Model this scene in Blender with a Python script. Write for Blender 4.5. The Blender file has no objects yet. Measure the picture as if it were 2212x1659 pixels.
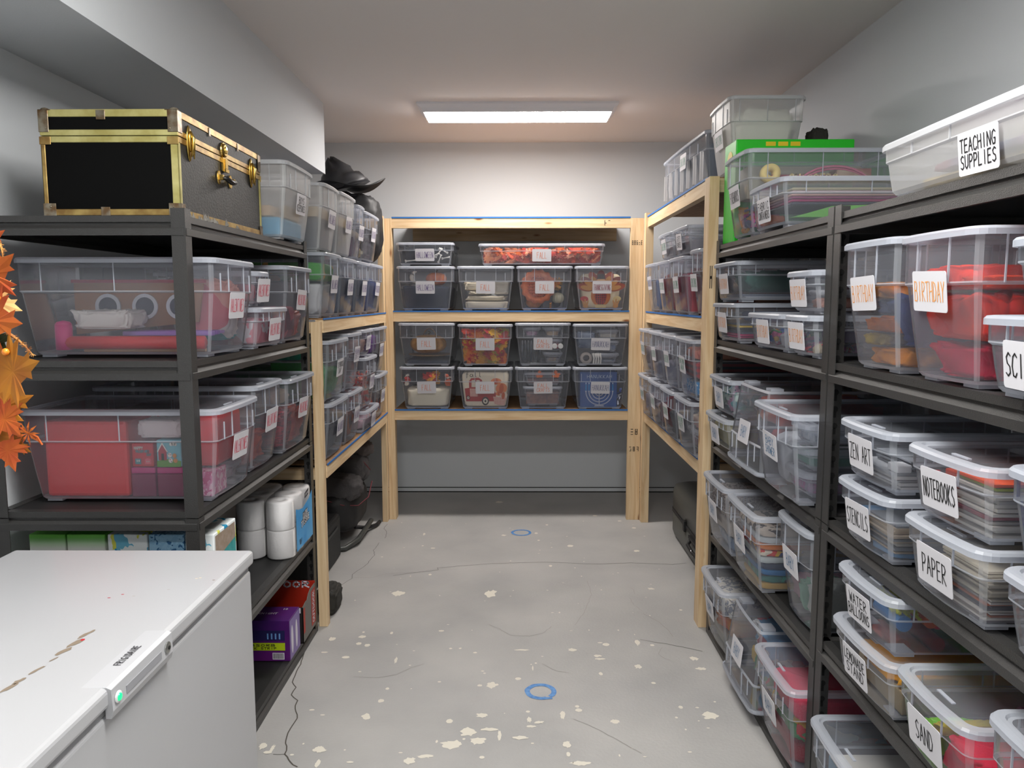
import bpy, bmesh, math, random
from mathutils import Vector, Matrix, noise
RN = random.Random(11)
PI = math.pi
sc = bpy.context.scene
COL = sc.collection
# ---------------------------------------------------------------- camera
FPX, CXP, CYP = 1660.0, 1106.0, 829.5
cd_ = bpy.data.cameras.new('camera'); cam = bpy.data.objects.new('camera', cd_); COL.objects.link(cam)
cd_.sensor_width = 36.0; cd_.lens = 36.0 * FPX / 2212.0; cd_.clip_start = 0.05
_d = Vector(((1118 - CXP) / FPX, -(648 - CYP) / FPX, -1)).normalized()
_x = Vector((1, 0, -_d.x / _d.z)).normalized()
_z = _x.cross(_d)
cam.matrix_world = Matrix.Translation((0, 0, 1.52)) @ Matrix((_x, _d, _z)).to_4x4()
sc.camera = cam
# ---------------------------------------------------------------- world, exposure
w = bpy.data.worlds.new('world'); sc.world = w; w.use_nodes = True
w.node_tree.nodes['Background'].inputs[0].default_value = (0.5, 0.52, 0.55, 1)
w.node_tree.nodes['Background'].inputs[1].default_value = 0.05
sc.view_settings.view_transform = 'Standard'; sc.view_settings.look = 'None'
sc.view_settings.gamma = 1.0; sc.view_settings.use_curve_mapping = False
sc.view_settings.exposure = 0.85
sc.cycles.max_bounces = 7; sc.cycles.diffuse_bounces = 4; sc.cycles.glossy_bounces = 3
sc.cycles.transmission_bounces = 4; sc.cycles.transparent_max_bounces = 24
sc.cycles.use_denoising = True; sc.cycles.sample_clamp_indirect = 6.0
LIGHT_FAR, LIGHT_NEAR, FILL_REAR = 32.0, 46.0, 26.0
# ---------------------------------------------------------------- object helpers
def link(o, parent=None):
    COL.objects.link(o)
    if parent is not None: o.parent = parent
    return o
def tag(o, label=None, cat=None, group=None, kind=None):
    if label: o['label'] = label
    if cat: o['category'] = cat
    if group: o['group'] = group
    if kind: o['kind'] = kind
    return o
def thing(name, label, cat, loc=(0, 0, 0), rz=0, group=None):
    o = bpy.data.objects.new(name, None); o.empty_display_size = .05
    o.location = loc; o.rotation_euler = (0, 0, rz)
    return tag(link(o), label, cat, group)
def meshobj(name, me, parent=None):
    return link(bpy.data.objects.new(name, me), parent)
class MB:
    """collects faces with a material slot each, then links them as one mesh object"""
    def __init__(s): s.v = []; s.f = []; s.m = []
    def add(s, vs, fs, m=0):
        n = len(s.v); s.v += [tuple(p) for p in vs]
        s.f += [tuple(i + n for i in f) for f in fs]; s.m += [m] * len(fs); return s
    def box(s, x0, x1, y0, y1, z0, z1, m=0, M=None):
        vs = [(x, y, z) for z in (z0, z1) for y in (y0, y1) for x in (x0, x1)]
        if M is not None: vs = [M @ Vector(p) for p in vs]
        return s.add(vs, [(0, 2, 3, 1), (4, 5, 7, 6), (0, 1, 5, 4), (2, 6, 7, 3), (0, 4, 6, 2), (1, 3, 7, 5)], m)
    def loft(s, loops, m=0, cap0=True, cap1=True, mf=None):
        n = len(loops[0]); b = len(s.v)
        for l in loops: s.v += [tuple(p) for p in l]
        for i in range(len(loops) - 1):
            for j in range(n):
                k = (j + 1) % n
                s.f.append((b + i * n + j, b + i * n + k, b + (i + 1) * n + k, b + (i + 1) * n + j))
                s.m.append(mf(i, j) if mf else m)
        if cap0: s.f.append(tuple(b + j for j in reversed(range(n)))); s.m.append(mf(-1, 0) if mf else m)
        if cap1: s.f.append(tuple(b + (len(loops) - 1) * n + j for j in range(n))); s.m.append(mf(-2, 0) if mf else m)
        return s
    def tube(s, pts, r, n=6, m=0, caps=True):
        pts = [Vector(p) for p in pts]; loops = []
        for i, p in enumerate(pts):
            a = pts[max(i - 1, 0)]; c = pts[min(i + 1, len(pts) - 1)]
            t = (c - a); t = t.normalized() if t.length > 1e-9 else Vector((0, 0, 1))
            u = t.cross(Vector((0, 0, 1)) if abs(t.z) < .9 else Vector((1, 0, 0))).normalized(); q = t.cross(u)
            rr_ = r[i] if isinstance(r, (list, tuple)) else r
            loops.append([p + u * math.cos(2 * PI * k / n) * rr_ + q * math.sin(2 * PI * k / n) * rr_ for k in range(n)])
        return s.loft(loops, m, caps, caps)
    def lathe(s, prof, n=20, m=0, M=None, c=(0, 0, 0)):
        loops = []
        for r, z in prof:
            l = [Vector((c[0] + r * math.cos(2 * PI * k / n), c[1] + r * math.sin(2 * PI * k / n), c[2] + z)) for k in range(n)]
            loops.append([M @ p for p in l] if M is not None else l)
        cp = tuple(prof[0]) != tuple(prof[-1]); return s.loft(loops, m, cp, cp)
    def prism(s, poly, axis, a, b, m=0):
        """polygon in the two other axes, extruded along axis from a to b"""
        def P(p, t): return (t, p[0], p[1]) if axis == 'x' else (p[0], t, p[1]) if axis == 'y' else (p[0], p[1], t)
        return s.loft([[P(p, a) for p in poly], [P(p, b) for p in poly]], m)
    def mesh(s, name, mats, smooth=False):
        me = bpy.data.meshes.new(name); me.from_pydata(s.v, [], s.f)
        for mm in (mats if isinstance(mats, (list, tuple)) else [mats]): me.materials.append(mm)
        me.polygons.foreach_set('material_index', s.m)
        bm = bmesh.new(); bm.from_mesh(me); bmesh.ops.recalc_face_normals(bm, faces=bm.faces); bm.to_mesh(me); bm.free()
        if smooth: me.polygons.foreach_set('use_smooth', [True] * len(me.polygons))
        me.update(); return me
    def build(s, name, mats, parent=None, smooth=False, bevel=0, seg=2):
        o = meshobj(name, s.mesh(name, mats, smooth), parent)
        if bevel:
            b = o.modifiers.new('edges', 'BEVEL'); b.width = bevel; b.segments = seg; b.limit_method = 'ANGLE'; b.angle_limit = .7
        return o
def rrect(x0, x1, y0, y1, z, r, n=4, bow=0.0, mid=3):
    """rounded rectangle loop, counter-clockwise from the front left; bow pushes the two x sides out"""
    pts = []; cx = (x0 + x1) / 2; hw = (x1 - x0) / 2
    for (ax, ay, t0) in ((x0 + r, y0 + r, PI), (x1 - r, y0 + r, 1.5 * PI), (x1 - r, y1 - r, 0), (x0 + r, y1 - r, .5 * PI)):
        for k in range(n + 1):
            t = t0 + .5 * PI * k / n; pts.append([ax + r * math.cos(t), ay + r * math.sin(t), z])
        if mid and t0 in (PI, 0):
            yy = y0 if t0 == PI else y1
            for k in range(1, mid + 1):
                f = k / (mid + 1); xx = (x0 + r) + (x1 - x0 - 2 * r) * (f if t0 == PI else 1 - f); pts.append([xx, yy, z])
    if bow:
        for p in pts:
            g = 1 - ((p[0] - cx) / hw) ** 2
            if p[1] < (y0 + y1) / 2: p[1] -= bow * g
            else: p[1] += bow * g
    return [tuple(p) for p in pts]
NL = 4 * 5 + 6
# ---------------------------------------------------------------- materials
def nt(name):
    m = bpy.data.materials.new(name); m.use_nodes = True; t = m.node_tree; t.nodes.clear()
    return m, t, t.nodes.new('ShaderNodeOutputMaterial')
def N(t, ty, **k):
    n = t.nodes.new('ShaderNode' + ty)
    for a, v in k.items():
        if a in n.inputs: n.inputs[a].default_value = v
        else: setattr(n, a, v)
    return n
def rgb(c): return (c[0], c[1], c[2], 1)
def hx(s):
    """display colour written as hex to linear"""
    return tuple(((int(s[i:i + 2], 16) / 255 + .055) / 1.055) ** 2.4 if int(s[i:i + 2], 16) > 10 else int(s[i:i + 2], 16) / 3294.6 for i in (0, 2, 4))
MC = {}
def deep(c):
    """true pigment of goods read off a hazy photograph: darker and purer"""
    l = .3 * c[0] + .59 * c[1] + .11 * c[2]; k = .74 + .2 * min(c)
    return tuple(min(1, max(.004, (l + (v - l) * 1.3) * k)) for v in c)
DEEP = ('cloth_', 'carton_', 'sheet_', 'bit_', 'leaf_', 'pumpkin_', 'fill_', 'pr_', 'foil_', 'foam_', 'red_', 'pink_', 'cap_', 'balloon_', 'green_t', 'maroon', 'boat', 'port', 'print_', 'pack_blue', 'art_', 'terra')
def mat(name, c, rough=.5, metal=0.0, spec=.5, c2=None, scale=8, stretch=(1, 1, 1), bump=0, bscale=60, emit=0, coat=0, lo=.35, hi=.65, detail=4):
    if name in MC: return MC[name]
    if isinstance(c, str): c = hx(c)
    if isinstance(c2, str): c2 = hx(c2)
    if name.startswith(DEEP): c = deep(c); c2 = deep(c2) if c2 else c2
    m, t, out = nt(name); p = N(t, 'BsdfPrincipled'); t.links.new(p.outputs[0], out.inputs[0])
    p.inputs['Base Color'].default_value = rgb(c); p.inputs['Roughness'].default_value = rough
    p.inputs['Metallic'].default_value = metal; p.inputs['Specular IOR Level'].default_value = spec
    p.inputs['Coat Weight'].default_value = coat
    if emit: p.inputs['Emission Color'].default_value = rgb(c); p.inputs['Emission Strength'].default_value = emit
    if c2 or bump:
        tc = N(t, 'TexCoord'); mp = N(t, 'Mapping'); t.links.new(tc.outputs['Object'], mp.inputs[0]); mp.inputs['Scale'].default_value = stretch
    if c2:
        n = N(t, 'TexNoise', Scale=scale, Detail=detail); t.links.new(mp.outputs[0], n.inputs['Vector'])
        r = N(t, 'ValToRGB'); r.color_ramp.elements[0].position = lo; r.color_ramp.elements[1].position = hi
        r.color_ramp.elements[0].color = rgb(c); r.color_ramp.elements[1].color = rgb(c2)
        t.links.new(n.outputs[0], r.inputs[0]); t.links.new(r.outputs[0], p.inputs['Base Color'])
    if bump:
        n = N(t, 'TexNoise', Scale=bscale, Detail=3); t.links.new(mp.outputs[0], n.inputs['Vector'])
        b = N(t, 'Bump', Strength=bump, Distance=.01); t.links.new(n.outputs[0], b.inputs['Height']); t.links.new(b.outputs[0], p.inputs['Normal'])
    MC[name] = m; return m
def patch(name, cols, scale=12, rough=.7, kind='F1', stretch=(1, 1, 1)):
    """patches of several colours, for prints and mixed goods"""
    if name in MC: return MC[name]
    cols = [deep(hx(c)) for c in cols]
    m, t, out = nt(name); p = N(t, 'BsdfPrincipled', Roughness=rough); t.links.new(p.outputs[0], out.inputs[0])
    tc = N(t, 'TexCoord'); mp = N(t, 'Mapping'); t.links.new(tc.outputs['Object'], mp.inputs[0]); mp.inputs['Scale'].default_value = stretch
    nz = N(t, 'TexNoise', Scale=scale * .6, Detail=2); t.links.new(mp.outputs[0], nz.inputs['Vector'])
    mx = N(t, 'Mix', data_type='VECTOR'); mx.inputs[0].default_value = .12
    t.links.new(mp.outputs[0], mx.inputs[4]); t.links.new(nz.outputs['Color'], mx.inputs[5])
    v = N(t, 'TexVoronoi', Scale=scale); t.links.new(mx.outputs[1], v.inputs['Vector'])
    s = N(t, 'SeparateColor'); t.links.new(v.outputs['Color'], s.inputs[0])
    r = N(t, 'ValToRGB'); e = r.color_ramp; e.interpolation = 'CONSTANT'
    e.elements[0].color = rgb(cols[0]); e.elements[0].position = 0; e.elements[1].color = rgb(cols[1]); e.elements[1].position = 1 / len(cols)
    for i, c in enumerate(cols[2:], 2):
        q = e.elements.new(i / len(cols)); q.color = rgb(c)
    t.links.new(s.outputs[0], r.inputs[0]); t.links.new(r.outputs[0], p.inputs['Base Color'])
    MC[name] = m; return m
def plaid(name, c1, c2, scale=14):
    if name in MC: return MC[name]
    m, t, out = nt(name); p = N(t, 'BsdfPrincipled', Roughness=.85); t.links.new(p.outputs[0], out.inputs[0])
    tc = N(t, 'TexCoord'); a = N(t, 'TexWave', Scale=scale, bands_direction='X'); b = N(t, 'TexWave', Scale=scale, bands_direction='Z')
    q = N(t, 'Math', operation='ADD')
    for wv in (a, b): t.links.new(tc.outputs['Object'], wv.inputs['Vector'])
    ra = N(t, 'Math', operation='ROUND'); rb = N(t, 'Math', operation='ROUND')
    t.links.new(a.outputs['Fac'], ra.inputs[0]); t.links.new(b.outputs['Fac'], rb.inputs[0])
    t.links.new(ra.outputs[0], q.inputs[0]); t.links.new(rb.outputs[0], q.inputs[1])
    h = N(t, 'Math', operation='MULTIPLY'); h.inputs[1].default_value = .5; t.links.new(q.outputs[0], h.inputs[0])
    r = N(t, 'ValToRGB'); r.color_ramp.elements[0].color = rgb(deep(hx(c1))); r.color_ramp.elements[1].color = rgb(deep(hx(c2)))
    t.links.new(h.outputs[0], r.inputs[0]); t.links.new(r.outputs[0], p.inputs['Base Color']); MC[name] = m; return m
def haze(name, fac, tint=(.80, .83, .90), clear=(.97, .97, .985), rough=.12, gloss=.8):
    """frosted polypropylene: partly clear, partly scattering, with a sheen"""
    m, t, out = nt(name)
    tr = N(t, 'BsdfTransparent', Color=rgb(clear)); df = N(t, 'BsdfDiffuse', Color=rgb(tint)); tl = N(t, 'BsdfTranslucent', Color=rgb(tint))
    a = N(t, 'MixShader'); a.inputs[0].default_value = .5; t.links.new(df.outputs[0], a.inputs[1]); t.links.new(tl.outputs[0], a.inputs[2])
    b = N(t, 'MixShader'); b.inputs[0].default_value = fac; t.links.new(tr.outputs[0], b.inputs[1]); t.links.new(a.outputs[0], b.inputs[2])
    g = N(t, 'BsdfGlossy', Roughness=rough); fr = N(t, 'Fresnel', IOR=1.45)
    ml = N(t, 'Math', operation='MULTIPLY'); ml.inputs[1].default_value = gloss; t.links.new(fr.outputs[0], ml.inputs[0])
    c = N(t, 'MixShader'); t.links.new(ml.outputs[0], c.inputs[0]); t.links.new(b.outputs[0], c.inputs[1]); t.links.new(g.outputs[0], c.inputs[2])
    t.links.new(c.outputs[0], out.inputs[0]); MC[name] = m; return m
def wood(name, axis, c1='D4BC98', c2='C0A078'):
    if name in MC: return MC[name]
    m, t, out = nt(name); p = N(t, 'BsdfPrincipled', Roughness=.62); t.links.new(p.outputs[0], out.inputs[0])
    tc = N(t, 'TexCoord'); mp = N(t, 'Mapping'); t.links.new(tc.outputs['Object'], mp.inputs[0])
    s = [22, 22, 22]; s['xyz'.index(axis)] = 1.3; mp.inputs['Scale'].default_value = s
    n = N(t, 'TexNoise', Scale=1.6, Detail=5, Distortion=1.2); t.links.new(mp.outputs[0], n.inputs['Vector'])
    r = N(t, 'ValToRGB'); r.color_ramp.elements[0].position = .36; r.color_ramp.elements[1].position = .66
    r.color_ramp.elements[0].color = rgb(hx(c1)); r.color_ramp.elements[1].color = rgb(hx(c2)); t.links.new(n.outputs[0], r.inputs[0])
    # knots
    mk = N(t, 'Mapping'); t.links.new(tc.outputs['Object'], mk.inputs[0]); k = [11, 11, 11]; k['xyz'.index(axis)] = 3.4; mk.inputs['Scale'].default_value = k
    v = N(t, 'TexVoronoi', Scale=1.0); t.links.new(mk.outputs[0], v.inputs['Vector'])
    kr = N(t, 'ValToRGB'); kr.color_ramp.elements[0].position = .05; kr.color_ramp.elements[1].position = .13
    kr.color_ramp.elements[0].color = (1, 1, 1, 1); kr.color_ramp.elements[1].color = (0, 0, 0, 1); t.links.new(v.outputs['Distance'], kr.inputs[0])
    mx = N(t, 'Mix', data_type='RGBA'); t.links.new(kr.outputs[0], mx.inputs[0]); t.links.new(r.outputs[0], mx.inputs[6]); mx.inputs[7].default_value = rgb(hx('7A4A22'))
    t.links.new(mx.outputs[2], p.inputs['Base Color']); MC[name] = m; return m
WALL = mat('wall_paint', (.56, .58, .60), .82, bump=.05, bscale=180)
CEIL = mat('ceiling_paint', (.76, .72, .70), .9, bump=.04, bscale=160)
WHITE_FR = mat('fixture_white', (.78, .76, .78), .4)
BLACKM = mat('black_powder_coat', (.026, .025, .024), .35, bump=.25, bscale=500)
BLACKD = mat('black_deck_board', (.012, .012, .012), .45)
SLOT = mat('slot_dark', (.004, .004, .004), .9)
TAPE = mat('blue_tape', hx('1E5FA0'), .6)
OSB = mat('strand_board', hx('6E4F35'), .8, c2=hx('96744F'), scale=26, stretch=(1, 3, 1), detail=6)
WX, WY, WZ = wood('pine_x', 'x'), wood('pine_y', 'y'), wood('pine_z', 'z')
INKB = mat('lumber_stamp_ink', (.03, .025, .02), .8)
HZ = haze('clear_plastic', .17, (.66, .69, .78)); HZE = haze('clear_plastic_corner_highlight', .34, (.7, .73, .8)); HZR = haze('clear_plastic_rim', .70, (.62, .65, .72), rough=.3, gloss=.5)  # HZE is milkier, painting a bright highlight down the bin corners
HZL = haze('clear_plastic_lid', .20, (.66, .70, .78))
FZ = haze('frosted_plastic', .42, (.72, .72, .72), rough=.4, gloss=.5); FZE = haze('frosted_plastic_corner_highlight', .62, (.86, .87, .87), rough=.2); FZR = haze('frosted_plastic_rim', .82, (.66, .67, .69), rough=.35, gloss=.5)  # FZE likewise puts the corner highlight into the plastic's whiteness
CARD = mat('label_card', (.54, .53, .56), .45)
# ---------------------------------------------------------------- room
def plate(name, x0, x1, y0, y1, z0, z1, m):
    o = MB().box(x0, x1, y0, y1, z0, z1).build(name, m); o['kind'] = 'structure'; return o
XL, XR, YB, YF, ZC = -1.585, 1.54, 6.0, -1.7, 2.71
def floor_material():
    m, t, out = nt('painted_concrete'); p = N(t, 'BsdfPrincipled', Roughness=.55); t.links.new(p.outputs[0], out.inputs[0])
    tc = N(t, 'TexCoord')
    n1 = N(t, 'TexNoise', Scale=2.2, Detail=6); n2 = N(t, 'TexNoise', Scale=90, Detail=3); n3 = N(t, 'TexNoise', Scale=17, Detail=5, Roughness=.7)
    for n in (n1, n2, n3): t.links.new(tc.outputs['Object'], n.inputs['Vector'])
    r1 = N(t, 'ValToRGB'); r1.color_ramp.elements[0].position = .3; r1.color_ramp.elements[1].position = .7
    r1.color_ramp.elements[0].color = rgb((.30, .295, .288)); r1.color_ramp.elements[1].color = rgb((.385, .373, .36)); t.links.new(n1.outputs[0], r1.inputs[0])
    r2 = N(t, 'ValToRGB'); r2.color_ramp.elements[0].position = .74; r2.color_ramp.elements[1].position = .76
    r2.color_ramp.elements[0].color = (0, 0, 0, 1); r2.color_ramp.elements[1].color = (.8, .8, .8, 1); t.links.new(n3.outputs[0], r2.inputs[0])
    mx = N(t, 'Mix', data_type='RGBA'); t.links.new(r2.outputs[0], mx.inputs[0]); t.links.new(r1.outputs[0], mx.inputs[6]); mx.inputs[7].default_value = rgb(hx('B8B0A2'))
    t.links.new(mx.outputs[2], p.inputs['Base Color'])
    b = N(t, 'Bump', Strength=.12, Distance=.01); t.links.new(n2.outputs[0], b.inputs['Height']); t.links.new(b.outputs[0], p.inputs['Normal'])
    return m
fl = plate('floor', XL, XR, YF, YB, -.1, 0, floor_material())
plate('ceiling', XL, XR, YF, YB, ZC, ZC + .1, CEIL)
plate('wall_back', XL - .1, XR + .1, YB, YB + .1, -.1, ZC + .1, WALL)
plate('wall_left', XL - .1, XL, YF, YB, -.1, ZC + .1, WALL)
plate('wall_right', XR, XR + .1, YF, YB, -.1, ZC + .1, WALL)
plate('wall_front', XL - .1, XR + .1, YF - .1, YF, -.1, ZC + .1, WALL)
plate('trim_soffit', XL, -1.182, YF, 4.83, 2.29, ZC, WALL)
tb = MB().box(XL, XR, 5.985, 6.0, 0, .006, 1).box(XL, XR, 5.992, 6.0, .006, .034, 0).box(XL, XR, 5.990, 6.0, .034, .038, 1).build('trim_back_shadow_gap', [WALL, SLOT]); tb['kind'] = 'structure'  # dark strips paint the shadow gap where wall meets floor
def flat_poly(mb, pts, z, m=0): mb.add([(p[0], p[1], z) for p in pts], [tuple(range(len(pts)))], m)
CHIPS = [(0.327,4.639,0.018,0.02),(0.199,5.088,0.009,0.012),(0.122,4.9,0.011,0.015),(-0.091,4.855,0.017,0.013),(-0.139,5.678,0.026,0.025),(-0.487,4.135,0.009,0.012),(-0.142,3.86,0.031,0.042),(-0.624,3.858,0.031,0.033),(0.727,4.546,0.018,0.016),(0.78,5.02,0.014,0.014),(0.19,4.279,0.009,0.014),(0.392,3.266,0.015,0.015),(0.368,3.284,0.011,0.005),(0.534,3.285,0.011,0.026),(0.596,3.26,0.01,0.009),(0.239,3.21,0.019,0.013),(0.343,3.156,0.017,0.011),(0.351,3.127,0.022,0.008),(0.503,3.06,0.016,0.018),(0.34,2.996,0.008,0.013),(0.752,3.136,0.017,0.02),(0.761,3.043,0.021,0.012),(-0.101,2.901,0.02,0.024),(-0.15,2.898,0.01,0.008),(0.002,2.953,0.012,0.011),(-0.131,2.678,0.022,0.013),(-0.247,2.637,0.012,0.015),(-0.174,2.566,0.027,0.027),(-0.225,2.492,0.035,0.026),(-0.136,2.513,0.027,0.021),(-0.097,2.585,0.033,0.01),(-0.063,2.545,0.006,0.032),(-0.358,2.397,0.018,0.015),(-0.308,2.422,0.026,0.009),(-0.119,2.416,0.009,0.008),(0.043,2.65,0.008,0.017),(0.08,2.631,0.018,0.008),(0.049,2.605,0.018,0.007),(0.009,2.533,0.027,0.01),(0.166,2.68,0.009,0.029),(0.224,2.742,0.008,0.009),(0.228,2.715,0.013,0.012),(0.351,2.64,0.018,0.012),(0.17,2.495,0.012,0.02),(0.171,2.435,0.007,0.013),(0.205,2.386,0.031,0.012),(0.709,2.68,0.028,0.026),(0.612,2.739,0.008,0.011),(0.542,2.921,0.009,0.008),(-0.313,2.927,0.007,0.005),(-0.294,3.222,0.006,0.007),(-0.251,3.225,0.005,0.007),(-0.184,3.182,0.009,0.006),(0.019,3.21,0.03,0.007),(0.205,3.615,0.004,0.008),(0.466,3.414,0.004,0.006),(-0.61,4.878,0.008,0.022),(-0.59,4.638,0.007,0.008),(-0.521,4.592,0.014,0.01),(0.134,4.75,0.008,0.01),(0.548,5.313,0.016,0.013),(0.705,5.183,0.014,0.012),(0.582,2.451,0.007,0.004),(0.75,2.779,0.005,0.005),(0.426,2.423,0.006,0.003),(0.342,2.43,0.003,0.007),(-0.28,2.509,0.004,0.009),(0.706,3.929,0.018,0.012),(0.804,3.649,0.008,0.008),(0.063,3.044,0.003,0.018),(0.038,2.705,0.008,0.007),(-0.836,3.314,0.014,0.019),(-0.706,3.268,0.012,0.013),(-0.665,3.252,0.012,0.014),(-0.578,3.378,0.007,0.013),(-0.516,3.112,0.006,0.029),(-0.735,3.137,0.016,0.012),(-0.838,3.183,0.014,0.006),(-0.521,2.778,0.012,0.013),(-0.512,2.871,0.007,0.009),(-0.767,2.712,0.01,0.005),(-0.718,2.677,0.009,0.004),(-0.357,2.396,0.019,0.017),(-0.674,2.458,0.019,0.018),(-0.659,2.379,0.008,0.021),(-0.554,2.387,0.012,0.005),(-0.705,3.338,0.017,0.013),(-0.709,3.387,0.006,0.007),(-0.352,3.402,0.013,0.008),(-0.873,2.478,0.013,0.019),(-0.844,2.441,0.015,0.009),(-0.836,2.463,0.006,0.022),(-0.556,2.665,0.016,0.019),(-0.184,3.184,0.008,0.007),(-0.293,3.222,0.007,0.006),(-0.252,3.224,0.006,0.006)]
CRACKS = [[(-0.928,3.196),(-0.923,3.145),(-0.913,3.071),(-0.906,2.984),(-0.902,2.922),(-0.874,2.877),(-0.878,2.819),(-0.839,2.777),(-0.838,2.74),(-0.806,2.653),(-0.81,2.587),(-0.806,2.508),(-0.791,2.478),(-0.784,2.434),(-0.759,2.399),(-0.738,2.371),(-0.708,2.351)],[(-0.784,2.434),(-0.806,2.428),(-0.832,2.432)],[(-0.688,4.116),(-0.618,4.151),(-0.452,4.206),(-0.457,4.242),(-0.322,4.277),(-0.128,4.32),(0.168,4.342),(0.462,4.309),(0.662,4.333),(0.893,4.305),(0.998,4.335)],[(-0.666,2.966),(-0.563,2.959),(-0.491,2.986),(-0.445,3.042),(-0.374,3.091)],[(-0.136,3.475),(-0.087,3.428),(-0.031,3.355),(0.054,3.352),(0.117,3.383),(0.168,3.471)],[(0.613,3.607),(0.669,3.508),(0.699,3.414),(0.705,3.324)],[(0.635,3.238),(0.608,3.173),(0.629,3.126),(0.667,3.103)],[(0.212,4.025),(0.307,3.939)],[(0.379,4.038),(0.383,3.845),(0.335,3.647),(0.262,3.448)],[(0.205,2.657),(0.306,2.569),(0.389,2.476),(0.432,2.422)],[(0.1,3.085),(0.161,3.018),(0.236,2.997)],[(0.575,3.8),(0.579,3.712),(0.623,3.617)],[(0.596,3.945),(0.611,3.916),(0.606,3.834)],[(0.55,3.315),(0.685,3.264),(0.825,3.19)],[(-0.888,5.104),(-0.896,5.009),(-0.863,4.93),(-0.846,4.768)],[(-0.871,4.697),(-0.878,4.537),(-0.859,4.472),(-0.872,4.288),(-0.921,4.135),(-0.909,4.072),(-0.954,3.942),(-0.982,3.9)],[(-0.911,4.081),(-0.795,4.09),(-0.74,4.145),(-0.567,4.174)]]
mb = MB(); rc = random.Random(5)
def chip(x, y, a, b):
    n = 22; ph = rc.random() * 50; k = .34 if max(a, b) > .016 else .12
    flat_poly(mb, [(x + a * math.cos(2 * PI * i / n) * (1 + k * (noise.noise((math.cos(2 * PI * i / n) * 2.3 + ph, math.sin(2 * PI * i / n) * 2.3, ph)) * 2)),
                    y + b * math.sin(2 * PI * i / n) * (1 + k * (noise.noise((math.cos(2 * PI * i / n) * 2.3, math.sin(2 * PI * i / n) * 2.3 + ph, ph)) * 2))) for i in range(n)], .0006 + rc.random() * .0006)
for c in CHIPS: chip(*c)
for i in range(90):
    chip(rc.uniform(-.85, .85), rc.uniform(1.9, 5.4), rc.uniform(.002, .007), rc.uniform(.002, .006))
o = mb.build('floor_paint_chips', mat('bare_filler', hx('CFC9BC'), .7), fl); o['kind'] = 'stuff'; o['label'] = 'cream filler spots showing through the grey paint'
mb = MB()
for ci, l in enumerate(CRACKS):
    pts = []
    for a, b in zip(l, l[1:]):
        L = math.dist(a, b); k = max(2, int(L / .02))
        for i in range(k):
            f = i / k; x = a[0] + (b[0] - a[0]) * f; y = a[1] + (b[1] - a[1]) * f
            pts.append((x + noise.noise((x * 30, y * 30, 1)) * .006, y + noise.noise((x * 30, y * 30, 9)) * .006))
    wd = (.0022, .0011, .0009)[0 if ci == 0 else 1 if ci in (1, 2, 13, 14, 15) else 2] * (1.6 if ci == 5 else 1)
    mi = 0 if ci in (0, 1, 2, 13, 14, 15) else 1
    for a, b in zip(pts, pts[1:]):
        d = Vector((b[0] - a[0], b[1] - a[1], 0)).normalized(); n = Vector((-d.y, d.x, 0)) * wd
        mb.add([(a[0] - n.x, a[1] - n.y, .0011), (b[0] - n.x, b[1] - n.y, .0011), (b[0] + n.x, b[1] + n.y, .0011), (a[0] + n.x, a[1] + n.y, .0011)], [(0, 1, 2, 3)], mi)
o = mb.build('floor_cracks', [mat('crack_dark', hx('4A4640'), .9), mat('crack_faint', hx('928E88'), .9)], fl); o['label'] = 'thin dark cracks and scuffs in the concrete'; o['kind'] = 'stuff'
def ring(cx, cy, r0, r1, label, gap):
    mb = MB(); n = 60
    for i in range(n):
        if gap and i in gap: continue
        a, b = 2 * PI * i / n, 2 * PI * (i + 1) / n
        q = lambda t, r: (cx + r * (1 + .03 * noise.noise((math.cos(t) * 3, math.sin(t) * 3, r * 9))) * math.cos(t), cy + r * 1.0 * (1 + .03 * noise.noise((math.cos(t) * 3, math.sin(t) * 3, r * 9))) * math.sin(t), .0014)
        mb.add([q(a, r0), q(b, r0), q(b, r1), q(a, r1)], [(0, 1, 2, 3)])
    if gap: mb.add([(cx + .0, cy - r1 * .98, .0018), (cx + .045, cy - r1 * .93, .0018), (cx + .04, cy - r1 * .70, .0018), (cx + .01, cy - r1 * .72, .0018)], [(0, 1, 2, 3)])
    o = mb.build('painted_floor_ring', mat('blue_marker_paint', hx('3E72AE'), .6, c2=hx('5E8DC0'), scale=60), fl); o['label'] = label
ring(.090, 2.852, .042, .062, 'nearer blue ring sprayed on the concrete', (49, 50, 51))
ring(.024, 4.912, .050, .067, 'farther blue ring sprayed on the concrete', None)
# ---------------------------------------------------------------- ceiling fixtures
def fixture(y0, y1, power, label, col=(1, .97, .95)):
    t = thing('ceiling_light', label, 'ceiling light', (0, (y0 + y1) / 2, ZC))
    h = (y1 - y0) / 2
    mb = MB(); prof = [(.612, h, 0), (.612, h, -.012), (.585, h - .02, -.03), (.575, h - .035, -.052)]
    mb.loft([[(-a, -b, z), (a, -b, z), (a, b, z), (-a, b, z)] for a, b, z in prof], 0)
    mb.build('housing', WHITE_FR, t)
    m, tt, out = nt('lit_diffuser_' + label.split()[0]); e = N(tt, 'Emission', Color=rgb(col), Strength=power); tt.links.new(e.outputs[0], out.inputs[0])
    MB().box(-.568, .568, -h + .045, h - .045, -.0575, -.0525).build('diffuser', m, t)
fixture(4.79, 5.13, LIGHT_FAR, 'far white flush ceiling light glowing above the back shelves', (1, .945, .90))
fixture(1.10, 1.44, LIGHT_NEAR, 'near white flush ceiling light above the chest freezer end of the room', (1, .995, .965))
fixture(-1.05, -.71, FILL_REAR, 'white flush ceiling light added unseen behind the camera for frontal fill', (1, .995, .965))  # unseen fixture added as fill for the surfaces facing the viewer
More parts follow.
